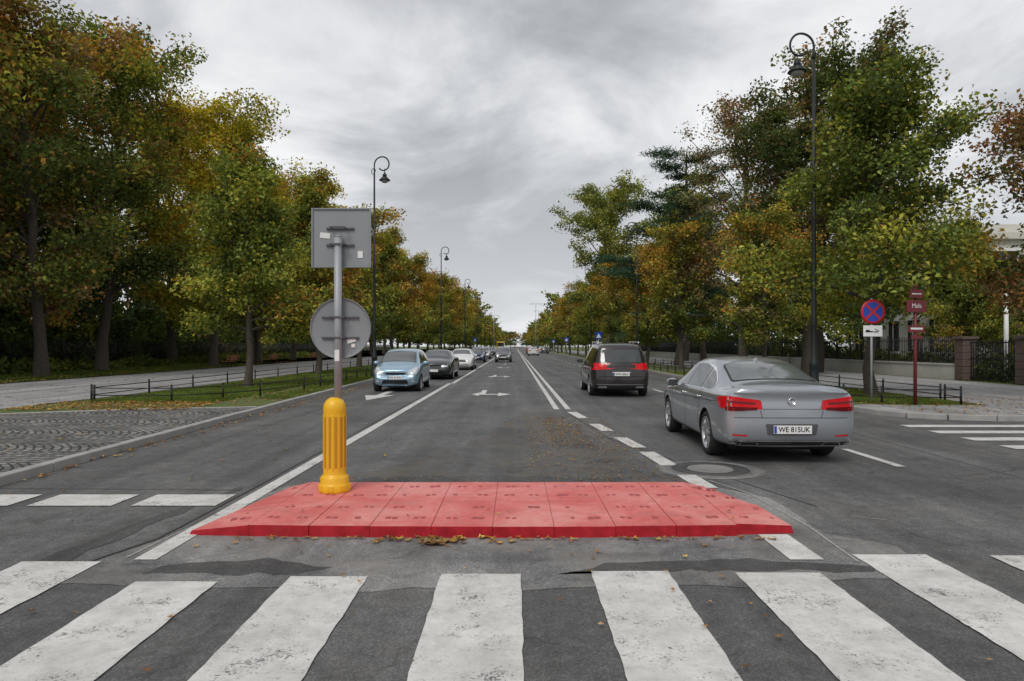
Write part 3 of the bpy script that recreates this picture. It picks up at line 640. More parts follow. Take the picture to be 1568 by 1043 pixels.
def shrubs(name,xs,ys_,zc,n,ls,palette,seed):
    rng=np.random.default_rng(seed); nb=int((ys_[1]-ys_[0])/1.1)
    cx=rng.uniform(*xs,nb); cy=np.linspace(*ys_,nb)+rng.normal(0,.6,nb); rz=rng.uniform(*zc,nb); rx=rng.uniform(1.1,2.,nb)
    ci=rng.integers(0,nb,n); d=rng.normal(0,1,(n,3)); d/=np.linalg.norm(d,axis=1)[:,None]; d*=rng.uniform(.7,1.08,n)[:,None]; d[:,2]=np.abs(d[:,2])
    P=np.stack([cx[ci]+d[:,0]*rx[ci],cy[ci]+d[:,1]*rx[ci],.05+d[:,2]*rz[ci]],1)
    nrm=rng.normal(0,1,(n,3)); nrm/=np.linalg.norm(nrm,axis=1)[:,None]; tg=np.cross(nrm,rng.normal(0,1,(n,3))); tg/=np.linalg.norm(tg,axis=1)[:,None]; bt=np.cross(nrm,tg)
    L=ls*rng.uniform(.6,1.4,n)[:,None]
    V=np.stack([P-tg*L*.5,P+bt*L*.32,P+tg*L*.5,P-bt*L*.32],1).reshape(-1,3)
    pa=np.array(palette); pb=rng.choice(len(pa),nb,p=pa[:,3]/pa[:,3].sum()); col=1.3*pa[pb[ci],:3]*rng.uniform(.6,1.4,(n,1)); c=np.ones((n*4,4)); c[:,:3]=np.repeat(col,4,0)
    return np_mesh(name,V,np.arange(n*4).reshape(-1,4),[M_LEAF],None,c)
shrubs('shrubs',(-36,-33),(12,150),(2.4,5.2),34000,.4,pal((DK,3),(G2,1.5),(BR,.7),(YG,.2)),31)
shrubs('shrubs',(-30.4,-28),(24,110),(.4,1.0),13000,.24,pal((G2,2),(G1,1.5)),32)
shrubs('shrubs',(22.0,23.2),(17,50),(.9,1.9),14000,.2,pal((DK,2),(G2,2),(G1,1)),33)
shrubs('shrubs',(22.3,24.5),(52,150),(1.6,4.2),22000,.34,pal((DK,3),(G2,2),(G1,.5)),35)
shrubs('shrubs',(-48,-42),(0,150),(6,10.0),24000,.9,pal((DK,3),(G2,1.5),(BR,.7)),34)  # tall leaf mass added to block sky light behind the trunks
def blades(name,polys,seed):
    rng=np.random.default_rng(seed); P=[]
    for (xa,xb,ya,yb,k) in polys: P.append(np.stack([rng.uniform(xa,xb,k),rng.uniform(ya,yb,k),np.full(k,.085)],1))
    P=np.concatenate(P); n=len(P); a=rng.uniform(0,6.28,n); h=rng.uniform(.04,.11,n); w=rng.uniform(.008,.018,n)
    d=np.stack([np.cos(a),np.sin(a),0*a],1)*w[:,None]; ln=rng.normal(0,.03,(n,3)); ln[:,2]=h
    V=np.stack([P-d,P+d,P+ln],1).reshape(-1,3); col=np.array([.125,.175,.04])*rng.uniform(.6,1.5,(n,1)); c=np.ones((n*3,4)); c[:,:3]=np.repeat(col,3,0)
    np_mesh(name,V,np.arange(n*3).reshape(-1,3),[M_LEAF],None,c,loops=3)
blades('grass',[(-11.8,-8.2,18.8,26,26000),(-11.9,-6.8,26,50,34000),(-7.7,-6.7,20,40,5000),(8.9,12.2,19,40,26000),(9.6,12.,18.3,20,5000),(-28,-21.2,26,60,26000)],41)
def litter(name,regions,seed):
    rng=np.random.default_rng(seed); P=[];S=[]
    for (xa,xb,ya,yb,k,z,s) in regions:
        P.append(np.stack([rng.uniform(xa,xb,k),rng.uniform(ya,yb,k),np.full(k,z)],1)); S.append(np.full(k,s))
    P=np.concatenate(P); S=np.concatenate(S)*rng.uniform(.55,1.3,len(P)); V=[];F=[];C=[]
    cols=[(.50,.25,.06),(.38,.17,.05),(.30,.17,.07),(.22,.125,.06),(.55,.38,.10),(.42,.28,.15)]
    for i,(p,s) in enumerate(zip(P,S)):
        b=len(V); a0=rng.uniform(0,6.28); tilt=rng.normal(0,.22,2); V.append((p[0],p[1],p[2]+.012)); n=10
        for k in range(n):
            a=a0+2*math.pi*k/n; r=s*(.5 if k%2==0 else .36)*rng.uniform(.8,1.15); 
            if k in(0,): r*=1.2
            dx,dy=r*math.cos(a),r*math.sin(a)*.85; V.append((p[0]+dx,p[1]+dy,p[2]+.014+abs(dx*tilt[0]+dy*tilt[1])+ (.25*s*rng.random()**2 if k%2==0 else .0)))
        for k in range(n): F.append((b,b+1+k,b+1+(k+1)%n))
        cc=np.array(cols[rng.integers(0,len(cols))])*rng.uniform(.7,1.2); C+= [(*cc,1)]*(n+1)
    np_mesh(name,V,F,[M_LITTER],None,C,loops=3)
litter('fallen_leaves',[(-2.5,2.2,5.77,5.85,90,.004,.05),(-1.2,.0,5.68,5.83,26,.004,.07),(-.8,-.5,5.62,5.8,6,.004,.12),(-2.8,2.8,5.2,5.75,18,.004,.045),(-3,3.2,3.4,5.1,18,.01,.045),(.7,1.6,3.3,5,6,.01,.045),
 (.2,2.0,8.3,16,800,.005,.035),(-2,2.2,7.85,8.6,150,.005,.028),(.6,1.3,11,15.5,300,.005,.045),(-6.25,-5.9,7,40,420,.004,.07),(-6.3,-3,7,40,90,.004,.05),(-3,1,10,30,70,.004,.05),
 (-12.5,-8,16.4,19,1000,.1,.09),(-12,-6.7,18,40,1500,.1,.09),(-24,-21,26,70,700,.1,.14),(8.9,12.3,18,40,1700,.1,.09),(9.5,20,15.2,20,700,.11,.08),(8.2,8.6,17,45,300,.004,.08),(-2.5,2.2,6.0,7.6,14,.10,.035),(-20,-12.5,16,45,260,.1,.09),(-14,-6.5,8,16.5,120,.095,.06)],51)
# ---------------------------------------------------------------- cars
def rpoly(poly,r,n=3):
    out=[]; m=len(poly)
    for i in range(m):
        p=Vector(poly[i]);a=Vector(poly[i-1]);b=Vector(poly[(i+1)%m])
        da=(a-p);db=(b-p); rr=min(r,da.length*.45,db.length*.45); A=p+da.normalized()*rr;B=p+db.normalized()*rr
        for k in range(n+1):
            t=k/n; out.append(((1-t)**2*A+2*t*(1-t)*p+t*t*B)[:])
    return out
def build_car(name,S,paint,loc,rz=0,q=2):
    E=empty(name,loc,rz); L=S['L']; step=.06 if q==2 else .14
    bm=bmesh.new(); rings=[]
    for st in S['st']:
        y,zb,zs,zt,ws,wt=st[:6]; dy=st[6] if len(st)>6 else [0]*10
        hw=[(0,zb),(.80*ws,zb),(ws*.965,zb+.06),(ws*1.0,zb+.2),(ws*1.005,zb+.2+(zs-zb-.2)*.55),(ws*.985,zs-.06),(ws*.945,zs+.015),(wt+.02,zt-.055),(wt*.84,zt-.005),(0,zt+.022)]
        rings.append([(x,y+d,z) for (x,z),d in zip(hw,dy)])
    VR=[];VL=[]
    for r in rings:
        R_=[bm.verts.new(p) for p in r]; L_=[R_[0]]+[bm.verts.new((-p[0],p[1],p[2])) for p in r[1:-1]]+[R_[-1]]
        VR.append(R_);VL.append(L_)
    for A,B,s in [(VR[i],VR[i+1],1) for i in range(len(VR)-1)]+[(VL[i],VL[i+1],-1) for i in range(len(VL)-1)]:
        for k in range(9):
            f=(A[k],A[k+1],B[k+1],B[k]) if s>0 else (A[k],B[k],B[k+1],A[k+1]); bm.faces.new(f)
    for R_,L_,s in((VR[0],VL[0],1),(VR[-1],VL[-1],-1)):
        for k in range(9):
            vs=[R_[k],L_[k],L_[k+1],R_[k+1]]; vs=list(dict.fromkeys(vs)); bm.faces.new(vs if s>0 else vs[::-1])
    if S.get('crease'):
        cl=bm.edges.layers.float.new('crease_edge')
        for ri,pi,val in S['crease']:
            for V_ in (VR,VL):
                ed=bm.edges.get((V_[ri][pi],V_[ri][pi+1]))
                if ed: ed[cl]=val
    bmesh.ops.recalc_face_normals(bm,faces=bm.faces[:])
    me=bpy.data.meshes.new('b'); bm.to_mesh(me); bm.free(); me.materials.append(paint)
    for p in me.polygons: p.use_smooth=True
    tmp=bpy.data.objects.new('tmp',me); COL.objects.link(tmp); md=tmp.modifiers.new('s','SUBSURF'); md.levels=q+0; md.render_levels=q
    cuts=[]
    wr=S['wr']; wx=S['st'][4][4]
    for ax in S['ax']:
        for s in(-1,1):
            b2=bmesh.new(); cyl(b2,(s*(wx-.27),ax,wr),(s*(wx+.3),ax,wr),wr+.045,seg=40); mc=bpy.data.meshes.new('c'); bmesh.ops.recalc_face_normals(b2,faces=b2.faces[:]); b2.to_mesh(mc); b2.free(); mc.materials.append(M_WELL)
            co=bpy.data.objects.new('c',mc); COL.objects.link(co); cuts.append(co)
            bo_=tmp.modifiers.new('b','BOOLEAN'); bo_.operation='DIFFERENCE'; bo_.object=co; bo_.solver='EXACT'
            try: bo_.material_mode='TRANSFER'
            except Exception: pass
    dg=bpy.context.evaluated_depsgraph_get(); dg.update(); ev=tmp.evaluated_get(dg); me2=bpy.data.meshes.new_from_object(ev,preserve_all_data_layers=True,depsgraph=dg)
    for m_ in tmp.modifiers:
        if m_.type=='BOOLEAN': m_.show_viewport=False
    dg.update(); ev=tmp.evaluated_get(dg); mep=bpy.data.meshes.new_from_object(ev,depsgraph=dg)
    bb=bmesh.new(); bb.from_mesh(mep); bvh=BVHTree.FromBMesh(bb); bb.free()
    for c in cuts: bpy.data.objects.remove(c)
    bpy.data.objects.remove(tmp)
    body=bpy.data.objects.new('body',me2); link(body,E)
    for p in me2.polygons: p.use_smooth=True
    try: me2.set_sharp_from_angle(angle=math.radians(50))
    except Exception: pass
    def patch(nm,poly,axis,sgn,off,m,r=.03,mir=False):
        for mm in ((1,-1) if mir else (1,)):
            pl=rpoly(poly,r) if r>0 else poly
            b=bmesh.new(); vs=[]
            for u,v in pl:
                if axis!='x': u=u*mm
                vs.append(b.verts.new({'x':(0,u,v),'y':(u,0,v),'z':(u,v,0)}[axis]))
            b.faces.new(vs); a1,a2={'x':(1,2),'y':(0,2),'z':(0,1)}[axis]
            for a in(a1,a2):
                lo=min(v.co[a] for v in b.verts); hi=max(v.co[a] for v in b.verts); n=int((hi-lo)/step)
                for k in range(1,n+1):
                    co=Vector((0,0,0)); co[a]=lo+(hi-lo)*k/(n+1); no=Vector((0,0,0)); no[a]=1
                    bmesh.ops.bisect_plane(b,geom=b.verts[:]+b.edges[:]+b.faces[:],plane_co=co,plane_no=no)
            ai={'x':0,'y':1,'z':2}[axis]; sg_=sgn*(mm if axis=='x' else 1); bad=[]
            for v in b.verts:
                o=v.co.copy(); o[ai]=sg_*6; d=Vector((0,0,0)); d[ai]=-sg_
                hit=bvh.ray_cast(o,d)
                if hit[0] is None or abs(hit[1].normalized()[ai])<.02: bad.append(v); continue
                nrm=hit[1]; 
                if nrm.dot(d)>0: nrm=-nrm
                v.co=hit[0]+nrm*off
            bmesh.ops.delete(b,geom=bad,context='VERTS')
            for f in b.faces: f.smooth=True
            bm_obj(nm,b,[m],E)
    for p in S['patches']: patch(*p[:6],**(p[6] if len(p)>6 else {}))
    for ax in S['ax']:
        for s in(-1,1):
            w=bmesh.new(); T=Matrix.Translation((s*(wx-.125),ax,wr))@Matrix.Rotation(s*math.pi/2,4,'Y'); R0=wr; k=R0*.72
            lathe(w,[(k*.95,-.1),(R0*.93,-.11),(R0,-.08),(R0,.08),(R0*.93,.108),(k*1.03,.112),(k,.10)],36,0,T)
            lathe(w,[(k,.10),(k*1.0,.112),(k*.94,.108),(k*.93,.06),(k*.9,.02),(0,.02)],36,1,T)
            lathe(w,[(k*.9,.025),(0,.026)],24,2,T)
            ns=S.get('sp',5)
            for i in range(ns):
                for o in (-.13,.13):
                    a=2*math.pi*i/ns; T2=T@Matrix.Rotation(a,4,'Z'); c=T2@Vector((k*.5,o*k*.9,.085)); rot=(T2.to_3x3()@Matrix.Rotation(o*.6,3,'Z')).normalized()
                    box(w,c,(k*.92,k*.13,.025),1,rot)
            lathe(w,[(k*.22,.07),(k*.2,.10),(0,.105)],16,1,T)
            bm_obj('wheel',w,[M_TYRE,M_RIM,M_BLACK],E)
    mx,my,mz=S['mir']; b=bmesh.new()
    for s in(-1,1):
        r_=bmesh.ops.create_icosphere(b,subdivisions=2,radius=1.,matrix=Matrix.Translation((s*mx,my,mz))@Matrix.Diagonal((.115,.075,.075,1)))
        box(b,(s*(mx-.12),my+.01,mz-.055),(.12,.05,.03),0)
    for f in b.faces: f.smooth=True
    bm_obj('mirrors',b,[paint],E)
    b=bmesh.new(); 
    for s in(-1,1): box(b,(s*mx,my-.065,mz),(.17,.02,.10),0,bev=.008)
    bm_obj('mirror_glass',b,[M_GLASS],E)
    b=bmesh.new(); box(b,(0,0,S['st'][4][1]+.03),(wx*1.5,L*.84,.1),0); bm_obj('underbody',b,[M_WELL],E)
    for (t,pos,size,rzt) in S.get('plates',[]):
        b=bmesh.new(); sgn=-1 if rzt==0 else 1
        box(b,pos,(.52,.012,.114),0,bev=.003); bm_obj('licence_plate',b,[M_PLATE],E)
        if q==2:
            b=bmesh.new(); box(b,(pos[0]+sgn*.238,pos[1]+sgn*.0068,pos[2]),(.035,.002,.1),0); bm_obj('plate_band',b,[M_BLUE],E)
            tx=bpy.data.curves.new('t','FONT'); tx.body=t; tx.size=.098; tx.align_x='CENTER'; tx.align_y='CENTER'; tx.offset=.0015
            o=bpy.data.objects.new('t',tx); m3=bpy.data.meshes.new_from_object(o); bpy.data.objects.remove(o); m3.materials.append(M_BLACK)
            xs=[v.co.x for v in m3.vertices]; sc=.435/(max(xs)-min(xs)); mid=(max(xs)+min(xs))/2
            for v in m3.vertices: v.co.x=(v.co.x-mid)*sc
            o=bpy.data.objects.new('plate_text',m3); o.location=(pos[0]-sgn*.018,pos[1]+sgn*.0085,pos[2]); o.rotation_euler=(math.pi/2,0,0 if sgn<0 else math.pi); link(o,E)
    return E
RD=[.22,.16,.05,0,.01,.04,.02,.02,.03,.02]; FD=[-.2,-.14,-.05,0,0,-.05,-.10,-.16,-.16,-.12]
def seam_y(y0,z0,z1,w=.012): return [(y0-w/2,z0),(y0+w/2,z0),(y0+w/2,z1),(y0-w/2,z1)]
sedan=dict(L=4.77,wr=.335,ax=(-1.38,1.41),mir=(1.0,.62,1.0),sp=5,crease=[(0,7,.8),(0,8,.8),(0,6,.5),(0,5,.3),(0,4,.3)],
 st=[(-2.40,.25,.965,1.105,.85,.71,RD),(-2.24,.23,.98,1.105,.915,.73),(-1.95,.21,.985,1.105,.93,.71),(-1.72,.19,.98,1.13,.935,.68),(-1.2,.19,.975,1.34,.935,.60),(-.75,.19,.97,1.44,.935,.60),(-.1,.19,.96,1.475,.935,.61),(.35,.19,.95,1.445,.935,.61),(.75,.19,.945,1.27,.935,.64),(1.2,.19,.93,1.04,.93,.71),(1.65,.19,.88,.97,.92,.70),(2.05,.19,.80,.88,.88,.66),(2.30,.20,.70,.78,.80,.58),(2.42,.22,.60,.68,.70,.5,FD)],
 patches=[
 ('window_trim',[(1.03,.965),(.86,1.055),(.42,1.325),(.0,1.385),(-.45,1.385),(-.95,1.31),(-1.42,1.12),(-1.55,1.02),(-1.3,.985)],'x',1,.004,M_CHROME,dict(mir=True,r=.05)),
 ('front_side_window',[(.93,.985),(.80,1.06),(.38,1.30),(-.02,1.36),(-.05,.99)],'x',1,.008,M_GLASS,dict(mir=True)),
 ('rear_side_window',[(-.10,.99),(-.08,1.36),(-.45,1.36),(-.85,1.30),(-.95,1.0)],'x',1,.008,M_GLASS,dict(mir=True)),
 ('quarter_window',[(-1.0,1.005),(-.91,1.28),(-1.05,1.245),(-1.38,1.11),(-1.48,1.03),(-1.3,1.0)],'x',1,.008,M_GLASS,dict(mir=True)),
 ('rear_window_seal',[(-.63,-1.73),(.63,-1.73),(.56,-1.0),(.36,-.94),(-.36,-.94),(-.56,-1.0)],'z',1,.003,M_BLACK,dict(r=.08)),
 ('rear_window',[(-.60,-1.70),(.60,-1.70),(.53,-1.02),(.35,-.97),(-.35,-.97),(-.53,-1.02)],'z',1,.007,M_REARG,dict(r=.08)),
 ('windscreen',[(-.66,1.12),(.66,1.12),(.54,.46),(-.54,.46)],'z',1,.005,M_GLASS2,dict(r=.06)),
 ('tail_light',[(.40,.775),(.42,.90),(.82,.955),(.95,.95),(.95,.785),(.80,.775)],'y',-1,.006,M_TAIL,dict(mir=True,r=.02)),
 ('tail_light_lower',[(.47,.765),(.475,.80),(.93,.815),(.94,.755),(.72,.75)],'y',-1,.009,M_TAILD,dict(mir=True,r=.012)),
 ('tail_light_bar',[(.50,.84),(.50,.868),(.92,.90),(.92,.872)],'y',-1,.010,M_TAILD,dict(mir=True,r=.01)),
 ('tail_light_side',[(-2.33,.77),(-2.33,.955),(-2.0,.93),(-1.97,.89),(-2.12,.79)],'x',1,.006,M_TAIL,dict(mir=True,r=.02)),
 ('boot_gap',[(.40,.655),(.407,.655),(.435,.765),(.428,.765)],'y',-1,.003,M_WELL,dict(mir=True,r=0)),
 ('boot_gap_bottom',[(-.78,.655),(.78,.655),(.78,.663),(-.78,.663)],'y',-1,.003,M_WELL,dict(r=0)),
 ('boot_crease',[(-.42,.775),(.42,.775),(.42,.783),(-.42,.783)],'y',-1,.003,M_RAIL,dict(r=0)),  # dark strip paints the shade of a crease on the smooth boot
 ('plate_recess',[(-.33,.42),(.33,.42),(.36,.575),(-.36,.575)],'y',-1,.004,M_RAIL,dict(r=.02)),  # dark patch paints the shade of a recess; bumper is not cut in
 ('lower_bumper',[(-.78,.275),(.78,.275),(.84,.325),(-.84,.325)],'y',-1,.004,M_BLACK,dict(r=.02)),
 ('chrome_strip',[(-.72,.328),(.72,.328),(.80,.36),(.66,.346),(-.66,.346),(-.80,.36)],'y',-1,.008,M_CHROME,dict(r=0)),
 ('exhaust_trim',[(.42,.275),(.46,.32),(.68,.32),(.71,.275)],'y',-1,.010,M_CHROME,dict(mir=True,r=.01)),
 ('exhaust_hole',[(.45,.283),(.475,.310),(.665,.310),(.685,.283)],'y',-1,.013,M_WELL,dict(mir=True,r=.01)),
 ('reflector',[(.60,.40),(.60,.42),(.80,.43),(.80,.41)],'y',-1,.006,M_TAIL,dict(mir=True,r=.005)),
 ('sill',[(1.0,.21),(1.0,.27),(-.95,.27),(-.95,.21)],'x',1,.004,M_BLACK,dict(mir=True,r=.01)),
 ('door_gap_front',seam_y(.98,.28,.95),'x',1,.003,M_WELL,dict(mir=True,r=0)),
 ('door_gap_mid',seam_y(-.07,.28,.97),'x',1,.003,M_WELL,dict(mir=True,r=0)),
 ('door_gap_rear',[(-.93,.42),(-.918,.42),(-1.06,.98),(-1.072,.98)],'x',1,.003,M_WELL,dict(mir=True,r=0)),
 ('crease_line',[(2.0,.745),(2.0,.752),(-1.95,.862),(-1.95,.850)],'x',1,.002,M_RAIL,dict(mir=True,r=0)),  # dark strip paints crease shade along the smooth body side
 ('headlight',[(.42,.60),(.42,.70),(.80,.76),(.84,.66)],'y',1,.006,M_HEAD,dict(mir=True,r=.02)),
 ('grille',[(-.40,.56),(.40,.56),(.42,.68),(-.42,.68)],'y',1,.006,M_BLACK,dict(r=.02)),
 ('intake',[(-.6,.28),(.6,.28),(.5,.42),(-.5,.42)],'y',1,.006,M_BLACK,dict(r=.02)),
 ],plates=[('WE 815UK',(0,-2.412,.50),1,0)])
M_SILV=mat('silver_blue_paint',(.43,.455,.49),.3,.7,var=.03,coat=.8)
E=build_car('silver_car',sedan,M_SILV,(3.86,11.78,0),math.radians(-1.0))
bm=bmesh.new()
lathe(bm,[(.052,0),(.052,.012),(.045,.014),(.043,.006),(0,.006)],28,0,Matrix.Translation((0,-2.385,.885))@Matrix.Rotation(math.pi/2-.1,4,'X'))
for a in(-.35,.35): box(bm,(a*.055,-2.398,.885),(.008,.006,.075),0,Matrix.Rotation(a,3,'Y'))
for s in(-1,1):
    for y in(.12,-.85): box(bm,(s*.935,y,.86),(.03,.2,.028),0,bev=.008)
bm_obj('badge_and_handles',bm,[M_CHROME],E)
bm=bmesh.new(); v=[bm.verts.new(p) for p in((-.03,-.95,1.38),(.03,-.95,1.38),(.03,-.75,1.42),(-.03,-.75,1.42),(0,-.95,1.465),(0,-.90,1.465))]
for f in((0,1,4),(1,2,5,4),(0,4,5,3),(2,3,5),(0,3,2,1)): bm.faces.new([v[i] for i in f])
bm_obj('antenna_fin',bm,[M_SILV],E)
HR=[.14,.10,.03,0,.02,.06,.12,.36,.38,.38]
hatch=dict(L=3.8,wr=.30,ax=(-1.2,1.25),mir=(.93,.62,1.02),sp=6,
 st=[(-1.90,.22,1.0,1.42,.76,.56,HR),(-1.42,.2,1.0,1.50,.85,.60),(-1.0,.2,.99,1.54,.86,.61),(-.5,.2,.98,1.56,.865,.62),(0,.2,.97,1.545,.865,.62),(.35,.2,.96,1.47,.865,.62),(.7,.2,.95,1.28,.865,.63),(1.1,.2,.93,1.06,.86,.66),(1.45,.2,.88,.97,.84,.64),(1.7,.21,.78,.87,.78,.58),(1.86,.22,.66,.74,.70,.5),(1.93,.24,.56,.62,.60,.42,FD)],
 patches=[
 ('front_side_window',[(.85,1.0),(.72,1.09),(.33,1.36),(.0,1.43),(-.02,1.0)],'x',1,.006,M_GLASS,dict(mir=True)),
 ('rear_side_window',[(-.08,1.0),(-.06,1.43),(-.7,1.42),(-1.15,1.36),(-1.3,1.12),(-1.1,1.02)],'x',1,.006,M_GLASS,dict(mir=True)),
 ('windscreen',[(-.66,1.12),(.66,1.12),(.55,.36),(-.55,.36)],'z',1,.005,M_GLASS2,dict(r=.06)),
 ('headlight',[(.40,.62),(.46,.74),(.70,.90),(.82,.88),(.80,.68),(.6,.60)],'y',1,.006,M_HEAD,dict(mir=True,r=.05)),
 ('grille',[(-.36,.62),(.36,.62),(.34,.69),(-.34,.69)],'y',1,.006,M_BLACK,dict(r=.02)),
 ('intake',[(-.48,.30),(.48,.30),(.42,.44),(-.42,.44)],'y',1,.006,M_BLACK,dict(r=.03)),
 ('fog_lamp',[(.58,.36),(.58,.42),(.68,.42),(.68,.36)],'y',1,.006,M_HEAD,dict(mir=True,r=.02)),
 ('bonnet_gap',[(-.6,.745),(.6,.745),(.6,.755),(-.6,.755)],'y',1,.003,M_WELL,dict(r=0)),
 ('door_gap_front',seam_y(.9,.3,.98),'x',1,.003,M_WELL,dict(mir=True,r=0)),
 ('door_gap_mid',seam_y(-.05,.3,.98),'x',1,.003,M_WELL,dict(mir=True,r=0)),
 ('tail_light',[(.60,.85),(.58,1.15),(.80,1.15),(.82,.85)],'y',-1,.006,M_TAIL,dict(mir=True,r=.03)),
 ('rear_window',[(-.5,1.08),(.5,1.08),(.46,1.38),(-.46,1.38)],'y',-1,.005,M_GLASS,dict(r=.05)),
 ],plates=[('WI 4173C',(0,1.925,.52),1,1)])
M_LB=mat('light_blue_paint',(.28,.42,.53),.28,.45,var=.03,coat=1.)
M_DG=mat('black_paint',(.022,.024,.026),.25,.3,var=.1,coat=.8)
M_BRN=mat('dark_brown_paint',(.032,.027,.027),.25,.4,var=.1,coat=.7)
M_WP=mat('white_paint',(.75,.75,.75),.3,0,var=.03,coat=1.)
M_GR=mat('grey_paint',(.12,.125,.13),.28,.5,var=.05,coat=1.)
M_NB=mat('navy_paint',(.03,.045,.09),.28,.4,var=.05,coat=1.)
M_RP=mat('red_car_paint',(.35,.02,.02),.3,.1,coat=1.)
M_TX=mat('taxi_yellow_paint',(.65,.42,.03),.35,coat=.5)
build_car('light_blue_hatchback',hatch,M_LB,(-4.28,26.3,0),math.pi)
sed2={k:v for k,v in sedan.items() if k!='patches'}; sed2['patches']=[p for p in sedan['patches'] if p[0] in('front_side_window','rear_side_window','quarter_window','rear_window','windscreen','headlight','grille','intake','tail_light','lower_bumper')]; sed2['plates']=[('WA 2201',(0,2.43,.45),1,1),('WA 2201',(0,-2.41,.5),1,0)]
build_car('black_car',sed2,M_DG,(-3.98,35.6,0),math.pi,1)
build_car('white_car',sed2,M_WP,(-3.75,49.0,0),math.pi,1)
h2=dict(hatch); h2['plates']=[('W',(0,1.925,.52),1,1)]
build_car('navy_car',h2,M_NB,(-3.8,70,0),math.pi,1)
build_car('grey_car',h2,M_GR,(-1.15,71,0),math.pi,1)
build_car('silver_hatchback',h2,M_SILV,(-3.9,88,0),math.pi,1)
build_car('taxi_car',sed2,M_TX,(-3.9,150,0),math.pi,1)
build_car('white_car',sed2,M_WP,(3.2,118,0),0,1)
build_car('red_car',h2,M_RP,(3.2,140,0),0,1)
build_car('grey_car',h2,M_GR,(6.6,150,0),0,1)
build_car('black_car',sed2,M_DG,(-3.8,112,0),math.pi,1)
build_car('white_car',sed2,M_WP,(6.8,170,0),0,1)
build_car('navy_car',h2,M_NB,(-3.8,185,0),math.pi,1)
MR=[.14,.10,.03,0,.02,.05,.09,.30,.33,.33]
van=dict(L=4.85,wr=.345,ax=(-1.45,1.47),mir=(1.05,.95,1.12),sp=5,
 st=[(-2.43,.24,1.05,1.60,.86,.66,MR),(-2.0,.22,1.07,1.70,.95,.70),(-1.5,.22,1.07,1.745,.96,.71),(-.7,.22,1.06,1.76,.965,.72),(0,.22,1.05,1.75,.965,.72),(.5,.22,1.04,1.67,.965,.70),(.95,.22,1.02,1.46,.96,.70),(1.45,.22,1.0,1.17,.955,.72),(1.85,.22,.93,1.04,.93,.69),(2.15,.22,.84,.93,.88,.63),(2.36,.23,.7,.80,.78,.55),(2.45,.25,.6,.68,.68,.46,FD)],
 patches=[
 ('side_windows',[(1.25,1.09),(1.0,1.22),(.5,1.52),(.1,1.60),(-1.6,1.58),(-2.0,1.50),(-2.1,1.2),(-1.9,1.12)],'x',1,.006,M_GLASS,dict(mir=True)),
 ('rear_window',[(-.66,1.13),(.66,1.13),(.60,1.53),(-.60,1.53)],'y',-1,.005,M_GLASS2,dict(r=.06)),
 ('windscreen',[(-.68,1.40),(.68,1.40),(.58,.56),(-.58,.56)],'z',1,.005,M_GLASS2,dict(r=.06)),
 ('tail_light',[(.46,.90),(.46,1.04),(.70,1.10),(.92,1.10),(.92,.88),(.7,.88)],'y',-1,.006,M_TAIL,dict(mir=True,r=.02)),
 ('tail_light_side',[(-2.36,.90),(-2.36,1.09),(-2.15,1.07),(-2.2,.92)],'x',1,.006,M_TAIL,dict(mir=True,r=.02)),
 ('boot_gap',[(-.74,.655),(.74,.655),(.74,.67),(-.74,.67)],'y',-1,.003,M_WELL,dict(r=0)),
 ('lower_bumper',[(-.82,.26),(.82,.26),(.86,.40),(-.86,.40)],'y',-1,.004,M_BLACK,dict(r=.02)),
 ('chrome_strip',[(-.74,.40),(.74,.40),(.74,.418),(-.74,.418)],'y',-1,.008,M_CHROME,dict(r=0)),
 ('exhaust_trim',[(.45,.30),(.48,.36),(.72,.36),(.74,.30)],'y',-1,.010,M_CHROME,dict(mir=True,r=.01)),
 ('headlight',[(.42,.68),(.42,.78),(.80,.86),(.84,.72)],'y',1,.006,M_HEAD,dict(mir=True,r=.02)),
 ('door_gap_front',seam_y(1.2,.3,1.05),'x',1,.003,M_WELL,dict(mir=True,r=0)),
 ('door_gap_mid',seam_y(.15,.3,1.05),'x',1,.003,M_WELL,dict(mir=True,r=0)),
 ('door_gap_rear',seam_y(-.85,.3,1.05),'x',1,.003,M_WELL,dict(mir=True,r=0)),
 ('chrome_handle',[(-.3,.8),(.3,.8),(.3,.815),(-.3,.815)],'y',-1,.006,M_CHROME,dict(r=0)),
 ],plates=[('WN 50611',(0,-2.425,.745),1,0)])
E=build_car('black_minivan',van,M_BRN,(3.45,24.3,0),math.radians(-.5))
bm=bmesh.new()
for s in(-1,1): cyl(bm,(s*.66,-1.7,1.77),(s*.66,.2,1.80),.018,seg=8); 
for s in(-1,1):
    for y in(-1.7,-.7,.2): cyl(bm,(s*.66,y,1.70),(s*.66,y,1.79),.016,seg=6)
bm_obj('roof_rails',bm,[M_CHROME],E)
e=empty('yellow_bus',(-4.6,230,0)); bm=bmesh.new(); box(bm,(0,0,1.75),(2.5,12,2.7),0,bev=.15); box(bm,(0,-6.02,2.1),(2.1,.04,1.3),1); box(bm,(-1.26,0,2.1),(.03,11,1.0),1); box(bm,(1.26,0,2.1),(.03,11,1.0),1); box(bm,(0,-6.02,.7),(2.3,.05,.5),2)
for y in(-3.5,3.5):
    for s in(-1,1): cyl(bm,(s*1.0,y,.5),(s*1.27,y,.5),.5,seg=16,mi=3)
bm_obj('bus_body',bm,[M_TX,M_GLASS,M_SRED,M_TYRE],e)
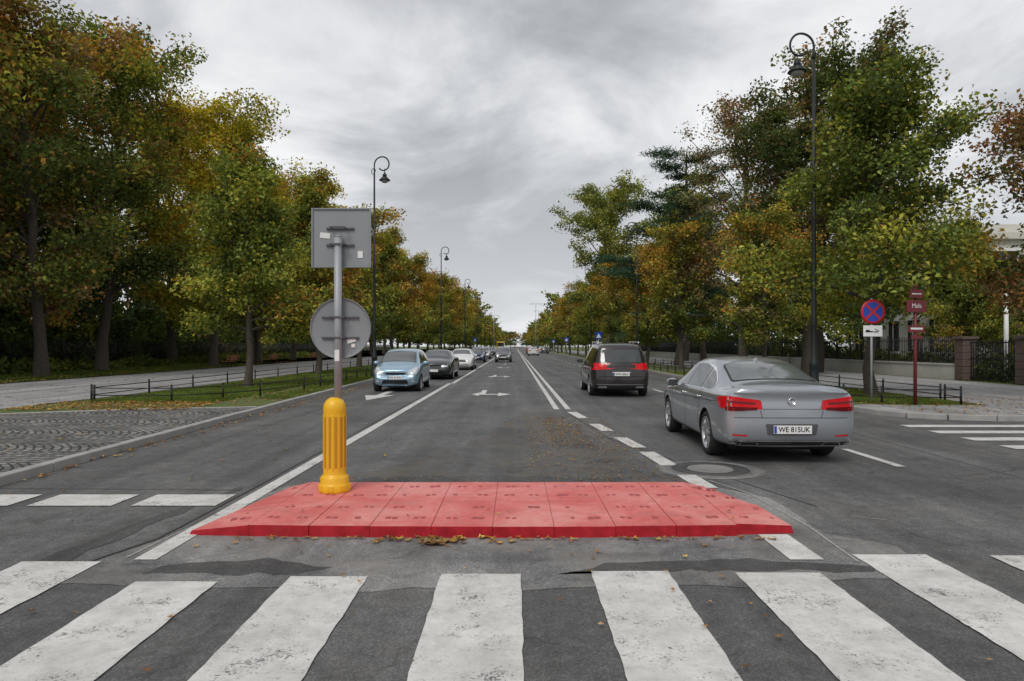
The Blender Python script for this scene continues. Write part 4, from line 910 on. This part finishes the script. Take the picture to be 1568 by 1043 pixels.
# ---------------------------------------------------------------- world, sun, camera
w=bpy.data.worlds.new('World'); scene.world=w; w.use_nodes=True; nt=w.node_tree; bg=nt.nodes['Background']
sky=nn(nt,'ShaderNodeTexSky',sky_type='NISHITA'); sky.sun_disc=False; sky.sun_elevation=math.radians(48); sky.sun_rotation=math.radians(205); sky.air_density=1.; sky.dust_density=4.
tc=nn(nt,'ShaderNodeTexCoord'); sx=nn(nt,'ShaderNodeSeparateXYZ'); nt.links.new(tc.outputs['Generated'],sx.inputs[0])
zc=mth(nt,'ADD',mth(nt,'MAXIMUM',sx.outputs['Z'],0.),.24)
u=mth(nt,'DIVIDE',sx.outputs['X'],zc); v=mth(nt,'DIVIDE',sx.outputs['Y'],zc)
cb=nn(nt,'ShaderNodeCombineXYZ'); nt.links.new(u,cb.inputs[0]); nt.links.new(v,cb.inputs[1])
n1=noise(nt,mapping(nt,cb.outputs[0],(1.,.95,1),(7.6,3.1,0)),1.15,8,.56,.6)
cl=ramp(nt,n1,[(.38,(3.7,3.85,4.1)),(.45,(4.6,4.75,5.0)),(.51,(5.8,5.95,6.2)),(.57,(7.5,7.6,7.8)),(.65,(9.2,9.25,9.35))])
hz=ramp(nt,sx.outputs['Z'],[(.0,1.),(.10,.6),(.28,0.)])
cl=mixc(nt,mth(nt,'MULTIPLY',hz,.75),cl,(8.0,8.2,8.5))
fin=mixc(nt,.94,sky.outputs[0],cl); nt.links.new(fin,bg.inputs['Color']); bg.inputs['Strength'].default_value=.105
sun=bpy.data.lights.new('sun','SUN'); sun.energy=1.4; sun.angle=math.radians(22); sun.color=(1,.96,.9)
so=bpy.data.objects.new('sun',sun); COL.objects.link(so)
az=math.radians(205); d=Vector((math.sin(az)*math.cos(math.radians(48)),math.cos(az)*math.cos(math.radians(48)),math.sin(math.radians(48))))
so.rotation_euler=d.to_track_quat('Z','Y').to_euler()
cam=bpy.data.cameras.new('camera'); co=bpy.data.objects.new('camera',cam); COL.objects.link(co); co.location=(0,0,1.65); co.rotation_euler=(math.pi/2,0,0)
cam.lens=24; cam.sensor_width=36; cam.shift_x=-.0026; cam.shift_y=.0054; cam.clip_end=4000; cam.clip_start=.05
scene.camera=co
scene.view_settings.view_transform='Standard'; scene.view_settings.look='None'; scene.view_settings.exposure=0
